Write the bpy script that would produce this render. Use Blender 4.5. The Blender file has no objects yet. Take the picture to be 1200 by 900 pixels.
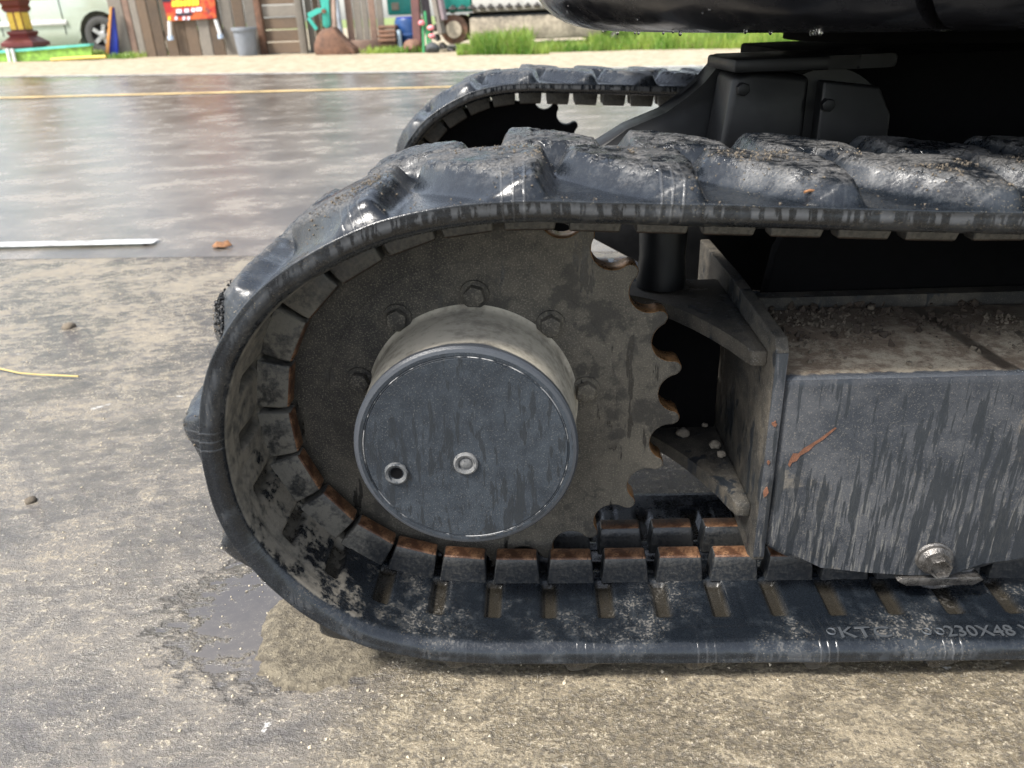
import bpy, bmesh, math, random
import numpy as np
from mathutils import Vector, Matrix, Euler
PI = math.pi
S = bpy.context.scene
C = S.collection
random.seed(7); rng = np.random.default_rng(7)

# ------------------------------------------------------------------ camera, world, sun, exposure
CAM_H, TILT, ROLL, YAW, FPX = 0.51, math.radians(25.2), math.radians(2.3), math.radians(2.2), 924.0
fw = Vector((-math.sin(YAW)*math.cos(TILT), math.cos(YAW)*math.cos(TILT), -math.sin(TILT)))
rt0 = Vector((math.cos(YAW), math.sin(YAW), 0)); up0 = rt0.cross(fw)
rt = rt0*math.cos(ROLL) - up0*math.sin(ROLL); up = rt.cross(fw)
cam_d = bpy.data.cameras.new('camera'); cam = bpy.data.objects.new('camera', cam_d); C.objects.link(cam)
cam.matrix_world = Matrix(((rt.x, up.x, -fw.x, 0), (rt.y, up.y, -fw.y, 0), (rt.z, up.z, -fw.z, CAM_H), (0, 0, 0, 1)))
cam_d.sensor_width = 36; cam_d.lens = 36*FPX/1200; cam_d.clip_start = 0.02; cam_d.clip_end = 2000
cam_d.dof.use_dof = True; cam_d.dof.focus_distance = 0.70; cam_d.dof.aperture_fstop = 10.0
S.camera = cam
W = bpy.data.worlds.new('World'); S.world = W; W.use_nodes = True
SUN_EL, SUN_AZ = math.radians(53), math.radians(238)       # azimuth measured clockwise from +Y: behind the camera, to the left
wn = W.node_tree; bg = wn.nodes['Background']
sky = wn.nodes.new('ShaderNodeTexSky'); sky.sky_type = 'NISHITA'; sky.sun_disc = False
sky.sun_elevation = SUN_EL; sky.sun_rotation = SUN_AZ; sky.dust_density = 1.5; sky.air_density = 1.0; sky.ozone_density = 1.0
hs = wn.nodes.new('ShaderNodeHueSaturation'); hs.inputs['Saturation'].default_value = 0.45
wn.links.new(sky.outputs[0], hs.inputs['Color']); wn.links.new(hs.outputs[0], bg.inputs['Color'])
bg.inputs['Strength'].default_value = 0.13
sd = bpy.data.lights.new('sun', 'SUN'); so = bpy.data.objects.new('sun', sd); C.objects.link(so)
sd.energy = 3.3; sd.angle = math.radians(14); sd.color = (1, .95, .88)
sdir = Vector((math.sin(SUN_AZ)*math.cos(SUN_EL), math.cos(SUN_AZ)*math.cos(SUN_EL), math.sin(SUN_EL)))
sd.angle = math.radians(11)
so.rotation_euler = sdir.to_track_quat('Z', 'Y').to_euler(); so.location = (-3, -3, 6)
S.view_settings.view_transform = 'Standard'; S.view_settings.look = 'None'
S.view_settings.exposure = 1.38; S.view_settings.gamma = 1.0

# ------------------------------------------------------------------ helpers: placing
def ray(px, py): return rt*((px-600)/FPX) - up*((py-450)/FPX) + fw
def at(px, py, Y):
    d = ray(px, py); k = Y/d.y; return Vector((d.x*k, Y, CAM_H+d.z*k))
def terrain(x, y):
    t = min(max((y-4.0)/4.0, 0), 1); t = t*t*(3-2*t)
    return -0.0165*max(min(x, 14), -14)*t

# ------------------------------------------------------------------ helpers: materials
class NT:
    def __init__(s, name):
        s.m = bpy.data.materials.new(name); s.m.use_nodes = True; s.t = s.m.node_tree
        s.b = s.t.nodes['Principled BSDF']; s.tc = s.t.nodes.new('ShaderNodeTexCoord')
    def n(s, ty, **k):
        o = s.t.nodes.new(ty)
        for a, v in k.items(): setattr(o, a, v)
        return o
    def put(s, sock, v):
        if v is None: return
        if hasattr(v, 'bl_idname') or isinstance(v, bpy.types.NodeSocket): s.t.links.new(v, sock)
        else:
            if isinstance(v, tuple) and len(v) == 3 and sock.type == 'RGBA': v = v+(1,)
            sock.default_value = v
    def co(s, kind='Object', scale=None, rot=None, loc=None):
        v = s.tc.outputs[kind]
        if scale or rot or loc:
            m = s.n('ShaderNodeMapping'); s.t.links.new(v, m.inputs['Vector'])
            if scale: m.inputs['Scale'].default_value = scale
            if rot: m.inputs['Rotation'].default_value = rot
            if loc: m.inputs['Location'].default_value = loc
            v = m.outputs[0]
        return v
    def noise(s, scale, det=4, rough=.55, vec=None, dist=0):
        o = s.n('ShaderNodeTexNoise'); o.inputs['Scale'].default_value = scale; o.inputs['Detail'].default_value = det
        o.inputs['Roughness'].default_value = rough; o.inputs['Distortion'].default_value = dist
        s.t.links.new(vec if vec is not None else s.tc.outputs['Object'], o.inputs['Vector']); return o.outputs['Fac']
    def voro(s, scale, vec=None, feat='F1', out='Distance'):
        o = s.n('ShaderNodeTexVoronoi', feature=feat); o.inputs['Scale'].default_value = scale
        s.t.links.new(vec if vec is not None else s.tc.outputs['Object'], o.inputs['Vector']); return o.outputs[out]
    def ma(s, op, a, b=None, c=None, clamp=False):
        o = s.n('ShaderNodeMath', operation=op, use_clamp=clamp); s.put(o.inputs[0], a); s.put(o.inputs[1], b); s.put(o.inputs[2], c); return o.outputs[0]
    def ss(s, v, lo, hi, a=0., b=1.):                       # smooth map range
        o = s.n('ShaderNodeMapRange', interpolation_type='SMOOTHSTEP'); s.put(o.inputs[0], v)
        for i, x in enumerate((lo, hi, a, b)): o.inputs[i+1].default_value = x
        return o.outputs[0]
    def mix(s, f, a, b):
        o = s.n('ShaderNodeMix', data_type='RGBA'); s.put(o.inputs[0], f); s.put(o.inputs[6], a); s.put(o.inputs[7], b); return o.outputs[2]
    def attr(s, name):
        o = s.n('ShaderNodeAttribute', attribute_name=name); sp = s.n('ShaderNodeSeparateColor'); s.t.links.new(o.outputs['Color'], sp.inputs[0]); return sp.outputs
    def xyz(s, v): o = s.n('ShaderNodeSeparateXYZ'); s.t.links.new(v, o.inputs[0]); return o.outputs
    def bump(s, h, strength=.5, dist=.002, nrm=None):
        o = s.n('ShaderNodeBump'); o.inputs['Strength'].default_value = strength; o.inputs['Distance'].default_value = dist
        s.put(o.inputs['Height'], h)
        if nrm is not None: s.t.links.new(nrm, o.inputs['Normal'])
        return o.outputs[0]
    def out(s, col=None, rough=None, nrm=None, metal=None, spec=None, coat=None):
        s.put(s.b.inputs['Base Color'], col); s.put(s.b.inputs['Roughness'], rough); s.put(s.b.inputs['Metallic'], metal)
        s.put(s.b.inputs['Specular IOR Level'], spec); s.put(s.b.inputs['Coat Weight'], coat)
        if nrm is not None: s.t.links.new(nrm, s.b.inputs['Normal'])
        return s.m

def simple(name, col, rough=.6, metal=0., var=.25, sc=8., bump=.2, bd=.004, rnd=0.):
    n = NT(name); a = n.noise(sc, 5, .6); b = n.noise(sc*6, 4, .6)
    f = n.ss(n.ma('ADD', n.ma('MULTIPLY', a, .6), n.ma('MULTIPLY', b, .4)), .3, .7)
    if rnd:
        oi = n.n('ShaderNodeObjectInfo'); f = n.ma('ADD', n.ma('MULTIPLY', f, 1-rnd), n.ma('MULTIPLY', oi.outputs['Random'], rnd))
    lo = tuple(c*(1-var) for c in col); hi = tuple(min(1, c*(1+var)) for c in col)
    return n.out(n.mix(f, lo, hi), n.ss(a, .3, .7, max(rough-.1, .05), min(rough+.12, 1)), n.bump(b, bump, bd), metal)

def m_rubber(name, mud=1.0):
    n = NT(name); A = n.attr('zone'); oa = n.n('ShaderNodeAttribute', attribute_name='zone').outputs['Alpha']; lug, side, inner = A[0], A[1], A[2]
    n1 = n.noise(16, 5, .6); n2 = n.noise(85, 6, .68); n3 = n.noise(420, 4, .65); n4 = n.noise(1300, 2, .5)
    stv = n.co('Object', scale=(190, 190, 22)); st = n.noise(1, 4, .6, stv)
    crust = n.ma('MULTIPLY', n.ss(lug, .62, .97), n.ss(n.ma('ADD', n.ma('MULTIPLY', n1, .5), n.ma('MULTIPLY', n2, .5)), .45, .58), clamp=True)
    haze = n.ss(n.ma('ADD', n.ma('MULTIPLY', n1, .6), n.ma('MULTIPLY', n2, .4)), .44, .60)
    obx = n.xyz(n.co('Object'))
    dry = n.ma('MULTIPLY', n.ma('MULTIPLY', side, n.ss(st, .47, .52, 1, 0)), n.ma('MAXIMUM', n.ss(obx[2], .33, .39), n.ma('MULTIPLY', n.ss(n1, .50, .56), .45)))
    left = n.ss(obx[0], -.10, -.20)                          # dried dust lies on the wrap, the wet lower run stays clean
    idust = n.ma('MULTIPLY', n.ma('MULTIPLY', n.ss(inner, .6, .9), left), n.ss(n.ma('ADD', n.ma('ADD', n.ma('MULTIPLY', n2, .6), n.ma('MULTIPLY', n1, .5)), n.ma('MULTIPLY', obx[2], 1.1)), .63, .70), clamp=True)
    ipat = n.ma('MULTIPLY', n.ma('MULTIPLY', inner, n.ss(n1, .47, .58)), n.ss(n.ma('ADD', n.ma('MULTIPLY', n2, .4), n.ma('MULTIPLY', n3, .6)), .535, .58))
    col = n.mix(haze, (.006, .008, .011), (.016, .020, .025))
    col = n.mix(n.ma('MULTIPLY', dry, .8), col, (.066, .070, .076))
    col = n.mix(n.ma('MULTIPLY', idust, .85), col, n.mix(n.ss(n2, .4, .6), (.10, .094, .080), (.20, .18, .145)))
    col = n.mix(n.ma('MULTIPLY', oa, .8), col, (.022, .019, .014))
    col = n.mix(n.ma('MULTIPLY', ipat, .55), col, (.14, .13, .115))
    col = n.mix(n.ma('MULTIPLY', crust, .85), col, n.mix(n.ss(n3, .35, .65), (.022, .024, .027), (.125, .120, .114)))
    spk = n.ma('MULTIPLY', n.ss(n4, .66, .72), n.ss(n1, .45, .6)); col = n.mix(n.ma('MULTIPLY', spk, .7*mud), col, (.36, .30, .20))
    ro = n.ss(haze, 0, 1, .17, .34); ro = n.ma('ADD', ro, n.ss(n3, .45, .62, 0, .14)); ro = n.ma('ADD', ro, n.ma('MULTIPLY', crust, .34)); ro = n.ma('ADD', ro, n.ma('MULTIPLY', idust, .45))
    ro = n.ma('ADD', ro, n.ma('MULTIPLY', dry, .28)); ro = n.ma('ADD', ro, n.ma('MULTIPLY', ipat, .3), clamp=True)
    uv = n.xyz(n.co('UV'))
    fr = n.ma('FRACT', n.ma('DIVIDE', uv[0], .0984))          # three moulded hairlines per lug on the rim
    L = None
    for c in (.80, .87, .94):
        w = n.ss(n.ma('ABSOLUTE', n.ma('SUBTRACT', n.ma('ADD', fr, n.ma('MULTIPLY', n1, .05)), c+.025)), .004, .011, 1, 0)
        L = w if L is None else n.ma('MAXIMUM', L, w)
    L = n.ma('MULTIPLY', n.ma('MULTIPLY', L, n.ss(uv[1], .030, .036, 1, 0)), n.ss(inner, .6, .9, 1, .15))
    L = n.ma('MULTIPLY', L, n.ss(n.noise(9, 3, .5), .42, .58, .15, 1)); col = n.mix(n.ma('MULTIPLY', L, .15), col, (.2, .2, .2))
    wear = n.voro(60, feat='DISTANCE_TO_EDGE'); crack = n.ma('MULTIPLY', n.ss(n.voro(75, feat='DISTANCE_TO_EDGE', vec=n.co('Object', scale=(1, 1.6, 1.6))), .0, .05, 1, 0), n.ss(n.ma('ADD', lug, n2), 1.2, 1.5))
    h = n.ma('ADD', n.ma('MULTIPLY', n.ma('MULTIPLY', n3, crust), 1.9), n.ma('MULTIPLY', L, .45))
    h = n.ma('ADD', h, n.ma('MULTIPLY', n2, n.ss(crust, 0, 1, .25, .6))); h = n.ma('ADD', h, n.ma('MULTIPLY', n3, .22)); h = n.ma('SUBTRACT', h, n.ma('MULTIPLY', crack, 1.0))
    col = n.mix(n.ma('MULTIPLY', crack, .7), col, (.008, .008, .008))
    return n.out(col, ro, n.bump(h, .6, .0012), spec=.6)

def m_core():
    n = NT('cast_iron_guide'); n1 = n.noise(30, 5, .6); n3 = n.noise(300, 4, .65); oi = n.n('ShaderNodeObjectInfo')
    f = n.ss(n.ma('ADD', n.ma('MULTIPLY', n1, .5), n.ma('MULTIPLY', n3, .5)), .42, .58)
    gp = n.n('ShaderNodeNewGeometry'); p = n.xyz(gp.outputs['Position'])
    d = n.ma('MAXIMUM', n.ma('MULTIPLY', n.ma('MULTIPLY', n.ss(p[0], -.13, -.19), .95), n.ss(n.noise(45, 5, .65, gp.outputs['Position']), .40, .56, .25, 1)), n.ss(p[2], .26, .34, 0, .35))   # dry dust on the wrap, wet below
    f = n.ma('MULTIPLY', n.ma('ADD', f, d), n.ma('ADD', n.ma('MULTIPLY', d, .7), .22), clamp=True)
    col = n.mix(f, (.012, .014, .017), (.13, .122, .105))
    return n.out(col, n.ss(f, 0, 1, .30, .8), n.bump(n.ma('ADD', n1, n3), .5, .0012))
def m_corerust(where=True, nm='worn_rusty_iron'):
    n = NT(nm); n1 = n.noise(60, 5, .6); n3 = n.noise(500, 4, .7)
    col = n.mix(n.ss(n1, .38, .58), (.075, .034, .018), (.24, .13, .07)); col = n.mix(n.ss(n3, .52, .60), col, (.05, .024, .014))
    gp = n.n('ShaderNodeNewGeometry'); p = n.xyz(gp.outputs['Position'])
    k = n.ma('MULTIPLY', n.ss(p[2], .25, .33), .85); k = n.ma('MAXIMUM', k, n.ss(p[1], .62, .63, 0, .65)) if where else k
    col = n.mix(k, col, (.022, .020, .018))
    return n.out(col, .45, n.bump(n.ma('ADD', n3, n1), .5, .001), metal=.25)
def m_sprocket():
    n = NT('dusty_black_steel'); n1 = n.noise(10, 5, .6); n2 = n.noise(70, 5, .65); n3 = n.noise(700, 3, .6)
    f = n.ss(n.ma('ADD', n.ma('MULTIPLY', n1, .6), n.ma('MULTIPLY', n2, .4)), .40, .60); xy = n.xyz(n.co('Object'))
    f = n.ma('ADD', n.ma('MULTIPLY', f, .6), n.ss(xy[0], -.12, .08, 0, .45), clamp=True)
    col = n.mix(f, (.024, .022, .020), (.092, .082, .065))
    col = n.mix(n.ma('MULTIPLY', n.ss(n3, .52, .64), .35), col, (.26, .235, .18))
    oil = n.ma('MULTIPLY', n.ss(n.noise(22, 6, .7), .52, .60), .75); col = n.mix(oil, col, (.026, .024, .021))
    wet = n.ma('MULTIPLY', n.ss(n.noise(1, 4, .6, n.co('Object', scale=(70, 70, 14))), .585, .62), n.ss(n1, .45, .55))
    col = n.mix(n.ma('MULTIPLY', wet, .85), col, (.012, .012, .012))
    return n.out(col, n.ss(wet, 0, 1, .8, .25), n.bump(n.ma('ADD', n3, n2), .45, .0010))
def m_dusty_cast():
    n = NT('dusty_cast_cover'); n1 = n.noise(20, 5, .6); n2 = n.noise(120, 5, .65); n3 = n.noise(900, 3, .6)
    f = n.ss(n.ma('ADD', n.ma('MULTIPLY', n1, .5), n.ma('MULTIPLY', n2, .5)), .38, .58)
    col = n.mix(f, (.26, .235, .19), (.46, .42, .34)); Y = n.xyz(n.co('Object'))[1]
    e = n.ss(n.ma('ADD', Y, n.ma('MULTIPLY', n1, .014)), .5335, .5375)      # the rim is wet and bare, dust starts behind it
    col = n.mix(e, (.050, .056, .066), col)
    return n.out(col, n.ss(e, 0, 1, .35, .85), n.bump(n.ma('ADD', n3, n2), .35, .0008))
def Z0(n): return n.xyz(n.co('Object'))[2]
def m_painted(name, lo, hi, streak=(.014, .018, .023), sscale=(95, 95, 13), thr=(.535, .56), slant=0.0, speckle=.5, scuff=(.2, .19, .17)):
    n = NT(name); n1 = n.noise(9, 5, .6); n2 = n.noise(60, 6, .68); n3 = n.noise(900, 3, .6)
    f = n.ss(n.ma('ADD', n.ma('MULTIPLY', n1, .5), n.ma('MULTIPLY', n2, .5)), .40, .60)
    col = n.mix(f, lo, hi)
    v = n.co('Object', scale=sscale, rot=(0, slant, 0)); st = n.noise(1, 3, .55, v, dist=.15); big = n.noise(14, 3, .5)
    Z = n.xyz(n.co('Object'))[2]
    s_ = n.ma('ADD', st, n.ma('MULTIPLY', n.ma('SUBTRACT', big, .5), .45))
    if slant: s_ = n.ma('ADD', s_, n.ss(Z, .10, .24, .055, -.03))
    wet = n.ss(s_, thr[0], thr[1])
    if slant:
        fine = n.noise(1, 4, .6, n.co('Object', scale=(520, 520, 48), rot=(0, slant, 0)))
        col = n.mix(n.ma('MULTIPLY', n.ma('MULTIPLY', n.ss(fine, .54, .60), n.ss(Z0(n), .20, .10)), .45), col, (.16, .155, .14))
        spl = n.ma('MULTIPLY', n.ss(n.noise(7, 6, .75), .56, .60), n.ss(n2, .44, .56)); col = n.mix(n.ma('MULTIPLY', spl, .5), col, (.15, .13, .10))
    col = n.mix(n.ma('MULTIPLY', n.ss(n3, .57, .67), speckle), col, scuff)  # random pale speckles mixed into the paint colour
    col = n.mix(n.ma('MULTIPLY', wet, .85), col, streak)
    return n.out(col, n.ma('ADD', n.ss(wet, 0, 1, .62, .30), n.ma('MULTIPLY', f, .1)), n.bump(n.ma('ADD', n3, n.ma('MULTIPLY', n2, .8)), .4, .0009))
def m_wornline():
    n = NT('worn_white_line'); a = n.noise(14, 6, .7); col = n.mix(n.ss(a, .40, .56), (.22, .205, .19), (.52, .52, .51))
    return n.out(col, .35, n.bump(n.noise(250, 4, .6), .2, .003))
def m_frame_top():
    n = NT('mud_dusted_steel'); n1 = n.noise(12, 5, .6); n2 = n.noise(90, 6, .7); n3 = n.noise(600, 4, .65)
    f = n.ss(n.ma('ADD', n.ma('MULTIPLY', n1, .4), n.ma('MULTIPLY', n2, .6)), .42, .58); yy = n.xyz(n.co('Object'))[1]
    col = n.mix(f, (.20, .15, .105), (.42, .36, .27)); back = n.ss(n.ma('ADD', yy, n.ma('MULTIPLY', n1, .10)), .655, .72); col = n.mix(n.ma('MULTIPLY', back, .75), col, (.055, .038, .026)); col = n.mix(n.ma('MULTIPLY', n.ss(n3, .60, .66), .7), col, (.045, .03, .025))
    o = n.xyz(n.co('Object'))                                # a wet run of water down the top plate
    d = n.ma('ABSOLUTE', n.ma('SUBTRACT', n.ma('ADD', o[0], n.ma('MULTIPLY', o[1], .10)), n.ma('ADD', .408, n.ma('MULTIPLY', n1, .012))))
    wv = n.ss(d, .004, .008, 1, 0); blot = n.ma('MULTIPLY', n.ss(n1, .56, .60), n.ss(o[1], .59, .63))
    wet = n.ma('MAXIMUM', wv, blot); col = n.mix(n.ma('MULTIPLY', wet, .8), col, (.035, .028, .022))
    e = n.ss(n.ma('ADD', o[1], n.ma('MULTIPLY', n2, .012)), .5605, .5575); col = n.mix(e, col, (.075, .083, .095))
    return n.out(col, n.ma('ADD', n.ss(e, 0, 1, .85, .28), n.ma('MULTIPLY', wet, -.35)), n.bump(n.ma('ADD', n.ma('MULTIPLY', n3, 1.2), n2), .7, .0018))
def m_ground(name, kind):
    n = NT(name); P = n.co('Object')
    v = n.co('Object', scale=(1, 1.6, 1), rot=(0, 0, math.radians(-28)))
    n0 = n.noise(1.6, 4, .6, v); n1 = n.noise(6.5, 6, .62, v); n2 = n.noise(42, 6, .68, v); n3 = n.noise(260, 5, .7); n4 = n.noise(900, 3, .6)
    if kind == 'apron':
        f = n.ss(n.ma('ADD', n.ma('ADD', n.ma('MULTIPLY', n0, .25), n.ma('MULTIPLY', n1, .4)), n.ma('MULTIPLY', n2, .35)), .40, .58)
        col = n.mix(f, (.070, .065, .062), (.150, .133, .112))
        o = n.xyz(P)
        near_r = n.ma('MULTIPLY', n.ss(n.ma('ADD', o[0], n.ma('MULTIPLY', n1, .10)), -.17, -.06), n.ss(o[1], .9, .6))
        mixn = n.ma('ADD', n.ma('ADD', n.ma('MULTIPLY', n1, .24), n.ma('MULTIPLY', n2, .36)), n.ma('MULTIPLY', n3, .40))
        tan = n.ss(n.ma('ADD', mixn, n.ma('ADD', n.ss(o[1], .55, 1.6, -.01, .045), n.ma('MULTIPLY', near_r, .03))), .515, .575)
        col = n.mix(n.ma('MULTIPLY', near_r, .8), col, n.mix(n.ss(n.noise(170, 6, .75), .42, .58), (.068, .056, .037), (.165, .136, .086)))
        col = n.mix(n.ma('MULTIPLY', tan, .42), col, (.36, .30, .20))
        sp = n.ma('MULTIPLY', n.ss(n3, .575, .65), n.ss(n2, .40, .56)); col = n.mix(n.ma('MULTIPLY', sp, .6), col, (.60, .54, .43))  # pale specks paint wet sparkle into the colour
        s4 = n.ma('MULTIPLY', n.ss(n4, .60, .68), n.ss(n2, .40, .55)); col = n.mix(n.ma('MULTIPLY', s4, .6), col, (.62, .57, .47))  # finer layer of painted sparkle, bright flecks in place of glints
        d4 = n.ss(n4, .42, .35); col = n.mix(n.ma('MULTIPLY', d4, .5), col, (.05, .045, .04))
        dk = n.ss(n3, .41, .33); col = n.mix(n.ma('MULTIPLY', dk, .65), col, (.05, .045, .04))
        wh = n.ma('MULTIPLY', n.ss(n.noise(19, 5, .65), .685, .72), n.ss(n3, .35, .5)); col = n.mix(n.ma('MULTIPLY', wh, .8), col, (.62, .61, .58))
        pd = n.ma('ADD', n.ma('POWER', n.ma('MULTIPLY', n.ma('SUBTRACT', o[0], -.245), 6.5), 2), n.ma('POWER', n.ma('MULTIPLY', n.ma('SUBTRACT', o[1], .585), 8.0), 2))
        wet = n.ss(n.ma('ADD', pd, n.ma('MULTIPLY', n.ma('SUBTRACT', n2, .5), 2.2)), .25, .75, 1, 0)
        gw = n.ss(n1, .44, .62)
        col = n.mix(n.ma('MULTIPLY', wet, .7), col, (.075, .072, .074))
        ro = n.ma('MULTIPLY', n.ma('ADD', n.ss(gw, 0, 1, .15, .42), n.ma('MULTIPLY', tan, .14)), n.ss(wet, 0, 1, 1, .12), clamp=True)
        h = n.ma('ADD', n.ma('MULTIPLY', n2, 1.0), n.ma('ADD', n.ma('MULTIPLY', n3, .75), n.ma('MULTIPLY', n4, .2)))
        h = n.ma('MULTIPLY', h, n.ss(wet, 0, 1, 1, .02))
        return n.out(col, ro, n.bump(h, .75, .0042), spec=.6)
    if kind == 'road':
        r0 = n.noise(.9, 5, .6); r1 = n.noise(5, 8, .72, n.co('Object', scale=(.8, 1.1, 1)))
        f = n.ss(n.ma('ADD', n.ma('MULTIPLY', r0, .5), n.ma('MULTIPLY', r1, .5)), .38, .62)
        col = n.mix(f, (.070, .062, .055), (.17, .15, .125)); col = n.mix(n.ma('MULTIPLY', n.ss(r1, .50, .64), .38), col, (.28, .245, .20))
        col = n.mix(n.ma('MULTIPLY', n.ss(n3, .36, .3), .4), col, (.05, .05, .05))
        ro = n.ma('ADD', n.ss(r0, .35, .62, .10, .24), n.ma('MULTIPLY', n.ss(r1, .5, .65), .16))
        return n.out(col, ro, n.bump(n.ma('ADD', n.ma('MULTIPLY', n2, .6), n3), .22, .004), spec=.7)
    if kind == 'verge':
        g = n.noise(9, 6, .7); col = n.mix(n.ss(g, .38, .62), (.26, .215, .145), (.42, .36, .26)); col = n.mix(n.ss(n1, .55, .66), col, (.24, .20, .13))
        return n.out(col, .8, n.bump(n.noise(40, 5, .7), .5, .02))
    if kind == 'field':
        g = n.noise(3, 6, .7); col = n.mix(n.ss(g, .38, .62), (.10, .17, .035), (.24, .27, .10))
        return n.out(col, .9, n.bump(n.noise(20, 5, .7), .5, .03))
    if kind == 'sand':
        g = n.noise(120, 6, .7); col = n.mix(n.ss(g, .38, .62), (.075, .062, .042), (.17, .145, .10)); col = n.mix(n.ss(n3, .6, .68), col, (.34, .30, .22))
        return n.out(col, n.ss(g, .3, .7, .35, .75), n.bump(n.ma('ADD', g, n3), .8, .004))

M = dict(
    rubber=m_rubber('wet_black_rubber'), core=m_core(), corerust=m_corerust(), toothrust=simple('polished_bronze_brown_tooth', (.40, .22, .10), .32, .75, var=.55, sc=70, bump=.3, bd=.0008), sprocket=m_sprocket(), cast=m_dusty_cast(),
    face=m_painted('wet_speckled_cover_paint', (.009, .014, .021), (.024, .032, .042), sscale=(210, 210, 42), thr=(.575, .60), speckle=.3),
    frame=m_painted('wet_streaked_frame_paint', (.018, .022, .029), (.050, .053, .059), sscale=(200, 200, 17), thr=(.515, .55), slant=-.16, speckle=.35, scuff=(.22, .20, .165)),
    frametop=m_frame_top(),
    plate=m_painted('grimy_steel_plate', (.020, .020, .019), (.068, .060, .048), sscale=(60, 60, 20), thr=(.6, .64)),
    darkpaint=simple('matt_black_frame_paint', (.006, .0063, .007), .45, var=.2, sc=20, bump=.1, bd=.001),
    shade=simple('painted_shade_black', (.004, .004, .0045), .9, var=.3, sc=20, bump=.1, bd=.001),  # near-black base puts the deep undercarriage shade into the colour
    body=simple('glossy_black_paint', (.012, .012, .014), .22, var=.15, sc=30, bump=.03, bd=.001),
    steel=simple('wet_zinc_steel', (.30, .30, .31), .3, .8, var=.3, sc=90, bump=.3, bd=.001),
    dsteel=simple('wet_dark_steel', (.10, .095, .09), .28, .7, var=.6, sc=120, bump=.5, bd=.0012),
    rust=simple('orange_rust', (.13, .055, .030), .7, var=.45, sc=160, bump=.4, bd=.0008),
    mud=simple('crumbly_mud', (.14, .115, .085), .9, var=.45, sc=300, bump=.6, bd=.002, rnd=.4),
    darkmud=simple('dark_wet_mud', (.045, .032, .022), .7, var=.5, sc=200, bump=.6, bd=.002),
    clod=simple('pale_dry_clod', (.20, .175, .14), .9, var=.3, sc=200, bump=.5, bd=.002),
    apron=m_ground('worn_wet_concrete', 'apron'), road=m_ground('wet_road_surface', 'road'), verge=m_ground('pale_gravel_verge', 'verge'),
    field=m_ground('rough_field', 'field'), sand=m_ground('damp_sand', 'sand'),
    white=m_wornline(), yellow=simple('worn_yellow_line', (.50, .36, .16), .4, var=.4, sc=14, bump=.2),
    straw=simple('dry_straw', (.42, .33, .13), .8, var=.2), leaf=simple('dead_orange_leaf', (.20, .095, .04), .6, var=.6, sc=80),
    drop=None)
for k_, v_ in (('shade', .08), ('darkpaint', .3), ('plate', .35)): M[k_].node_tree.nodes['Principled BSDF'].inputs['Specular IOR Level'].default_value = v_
g = NT('water_drop'); g.b.inputs['Transmission Weight'].default_value = 1; g.b.inputs['IOR'].default_value = 1.33; M['drop'] = g.out((1, 1, 1), .02)

# ------------------------------------------------------------------ helpers: objects and meshes
def props(o, label=None, cat=None, group=None, kind=None):
    if label: o['label'] = label
    if cat: o['category'] = cat
    if group: o['group'] = group
    if kind: o['kind'] = kind
    return o
def empty(name, loc, label=None, cat=None, group=None):
    o = bpy.data.objects.new(name, None); C.objects.link(o); o.location = loc; o.empty_display_size = .1
    return props(o, label, cat, group)
def par(o, p):
    if p is not None:
        M0 = Matrix.Translation(p.location) @ Euler(p.rotation_euler).to_matrix().to_4x4()
        q = p
        while q.parent is not None:
            M0 = q.parent['_m'] @ M0 if False else M0; q = q.parent
        o.parent = p
        w = world(p); o.matrix_parent_inverse = w.inverted()
def world(o):
    m = Matrix.LocRotScale(o.location, Euler(o.rotation_euler), o.scale)
    if o.parent is not None: return world(o.parent) @ o.matrix_parent_inverse @ m
    return m
def link(name, me, mat=None, parent=None, smooth=False):
    if mat is not None:
        for x in (mat if isinstance(mat, (list, tuple)) else [mat]): me.materials.append(x)
    if smooth: me.shade_smooth()
    o = bpy.data.objects.new(name, me); C.objects.link(o); par(o, parent); return o
def mesh(name, v, f, mat=None, parent=None, smooth=False):
    me = bpy.data.meshes.new(name); me.from_pydata([tuple(x) for x in v], [], [tuple(x) for x in f]); me.update()
    return link(name, me, mat, parent, smooth)
def bmo(name, bm, mat=None, parent=None, smooth=False, sharp=None):
    bmesh.ops.recalc_face_normals(bm, faces=bm.faces)
    me = bpy.data.meshes.new(name); bm.to_mesh(me); bm.free()
    o = link(name, me, mat, parent, smooth)
    if sharp is not None:
        me.shade_smooth(); me.set_sharp_from_angle(angle=math.radians(sharp))
    return o
def bevel(bm, w, seg=2, edges=None):
    bmesh.ops.bevel(bm, geom=list(edges if edges is not None else bm.edges), offset=w, segments=seg, affect='EDGES', profile=.5, clamp_overlap=True)
def box_bm(a, b, bm=None, rot=None, piv=None):
    bm = bm or bmesh.new(); c = [(a[i]+b[i])/2 for i in range(3)]; s = [abs(b[i]-a[i]) for i in range(3)]
    m = Matrix.Translation(c) @ Matrix.Diagonal((*s, 1))
    if rot is not None: m = Matrix.Translation(piv or c) @ rot.to_matrix().to_4x4() @ Matrix.Translation(-Vector(piv or c)) @ m
    bmesh.ops.create_cube(bm, size=1, matrix=m); return bm
def box(name, a, b, mat, parent=None, bv=.0, rot=None, piv=None, seg=2):
    bm = box_bm(a, b, rot=rot, piv=piv)
    if bv: bevel(bm, bv, seg)
    return bmo(name, bm, mat, parent, sharp=35 if bv else None)
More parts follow.
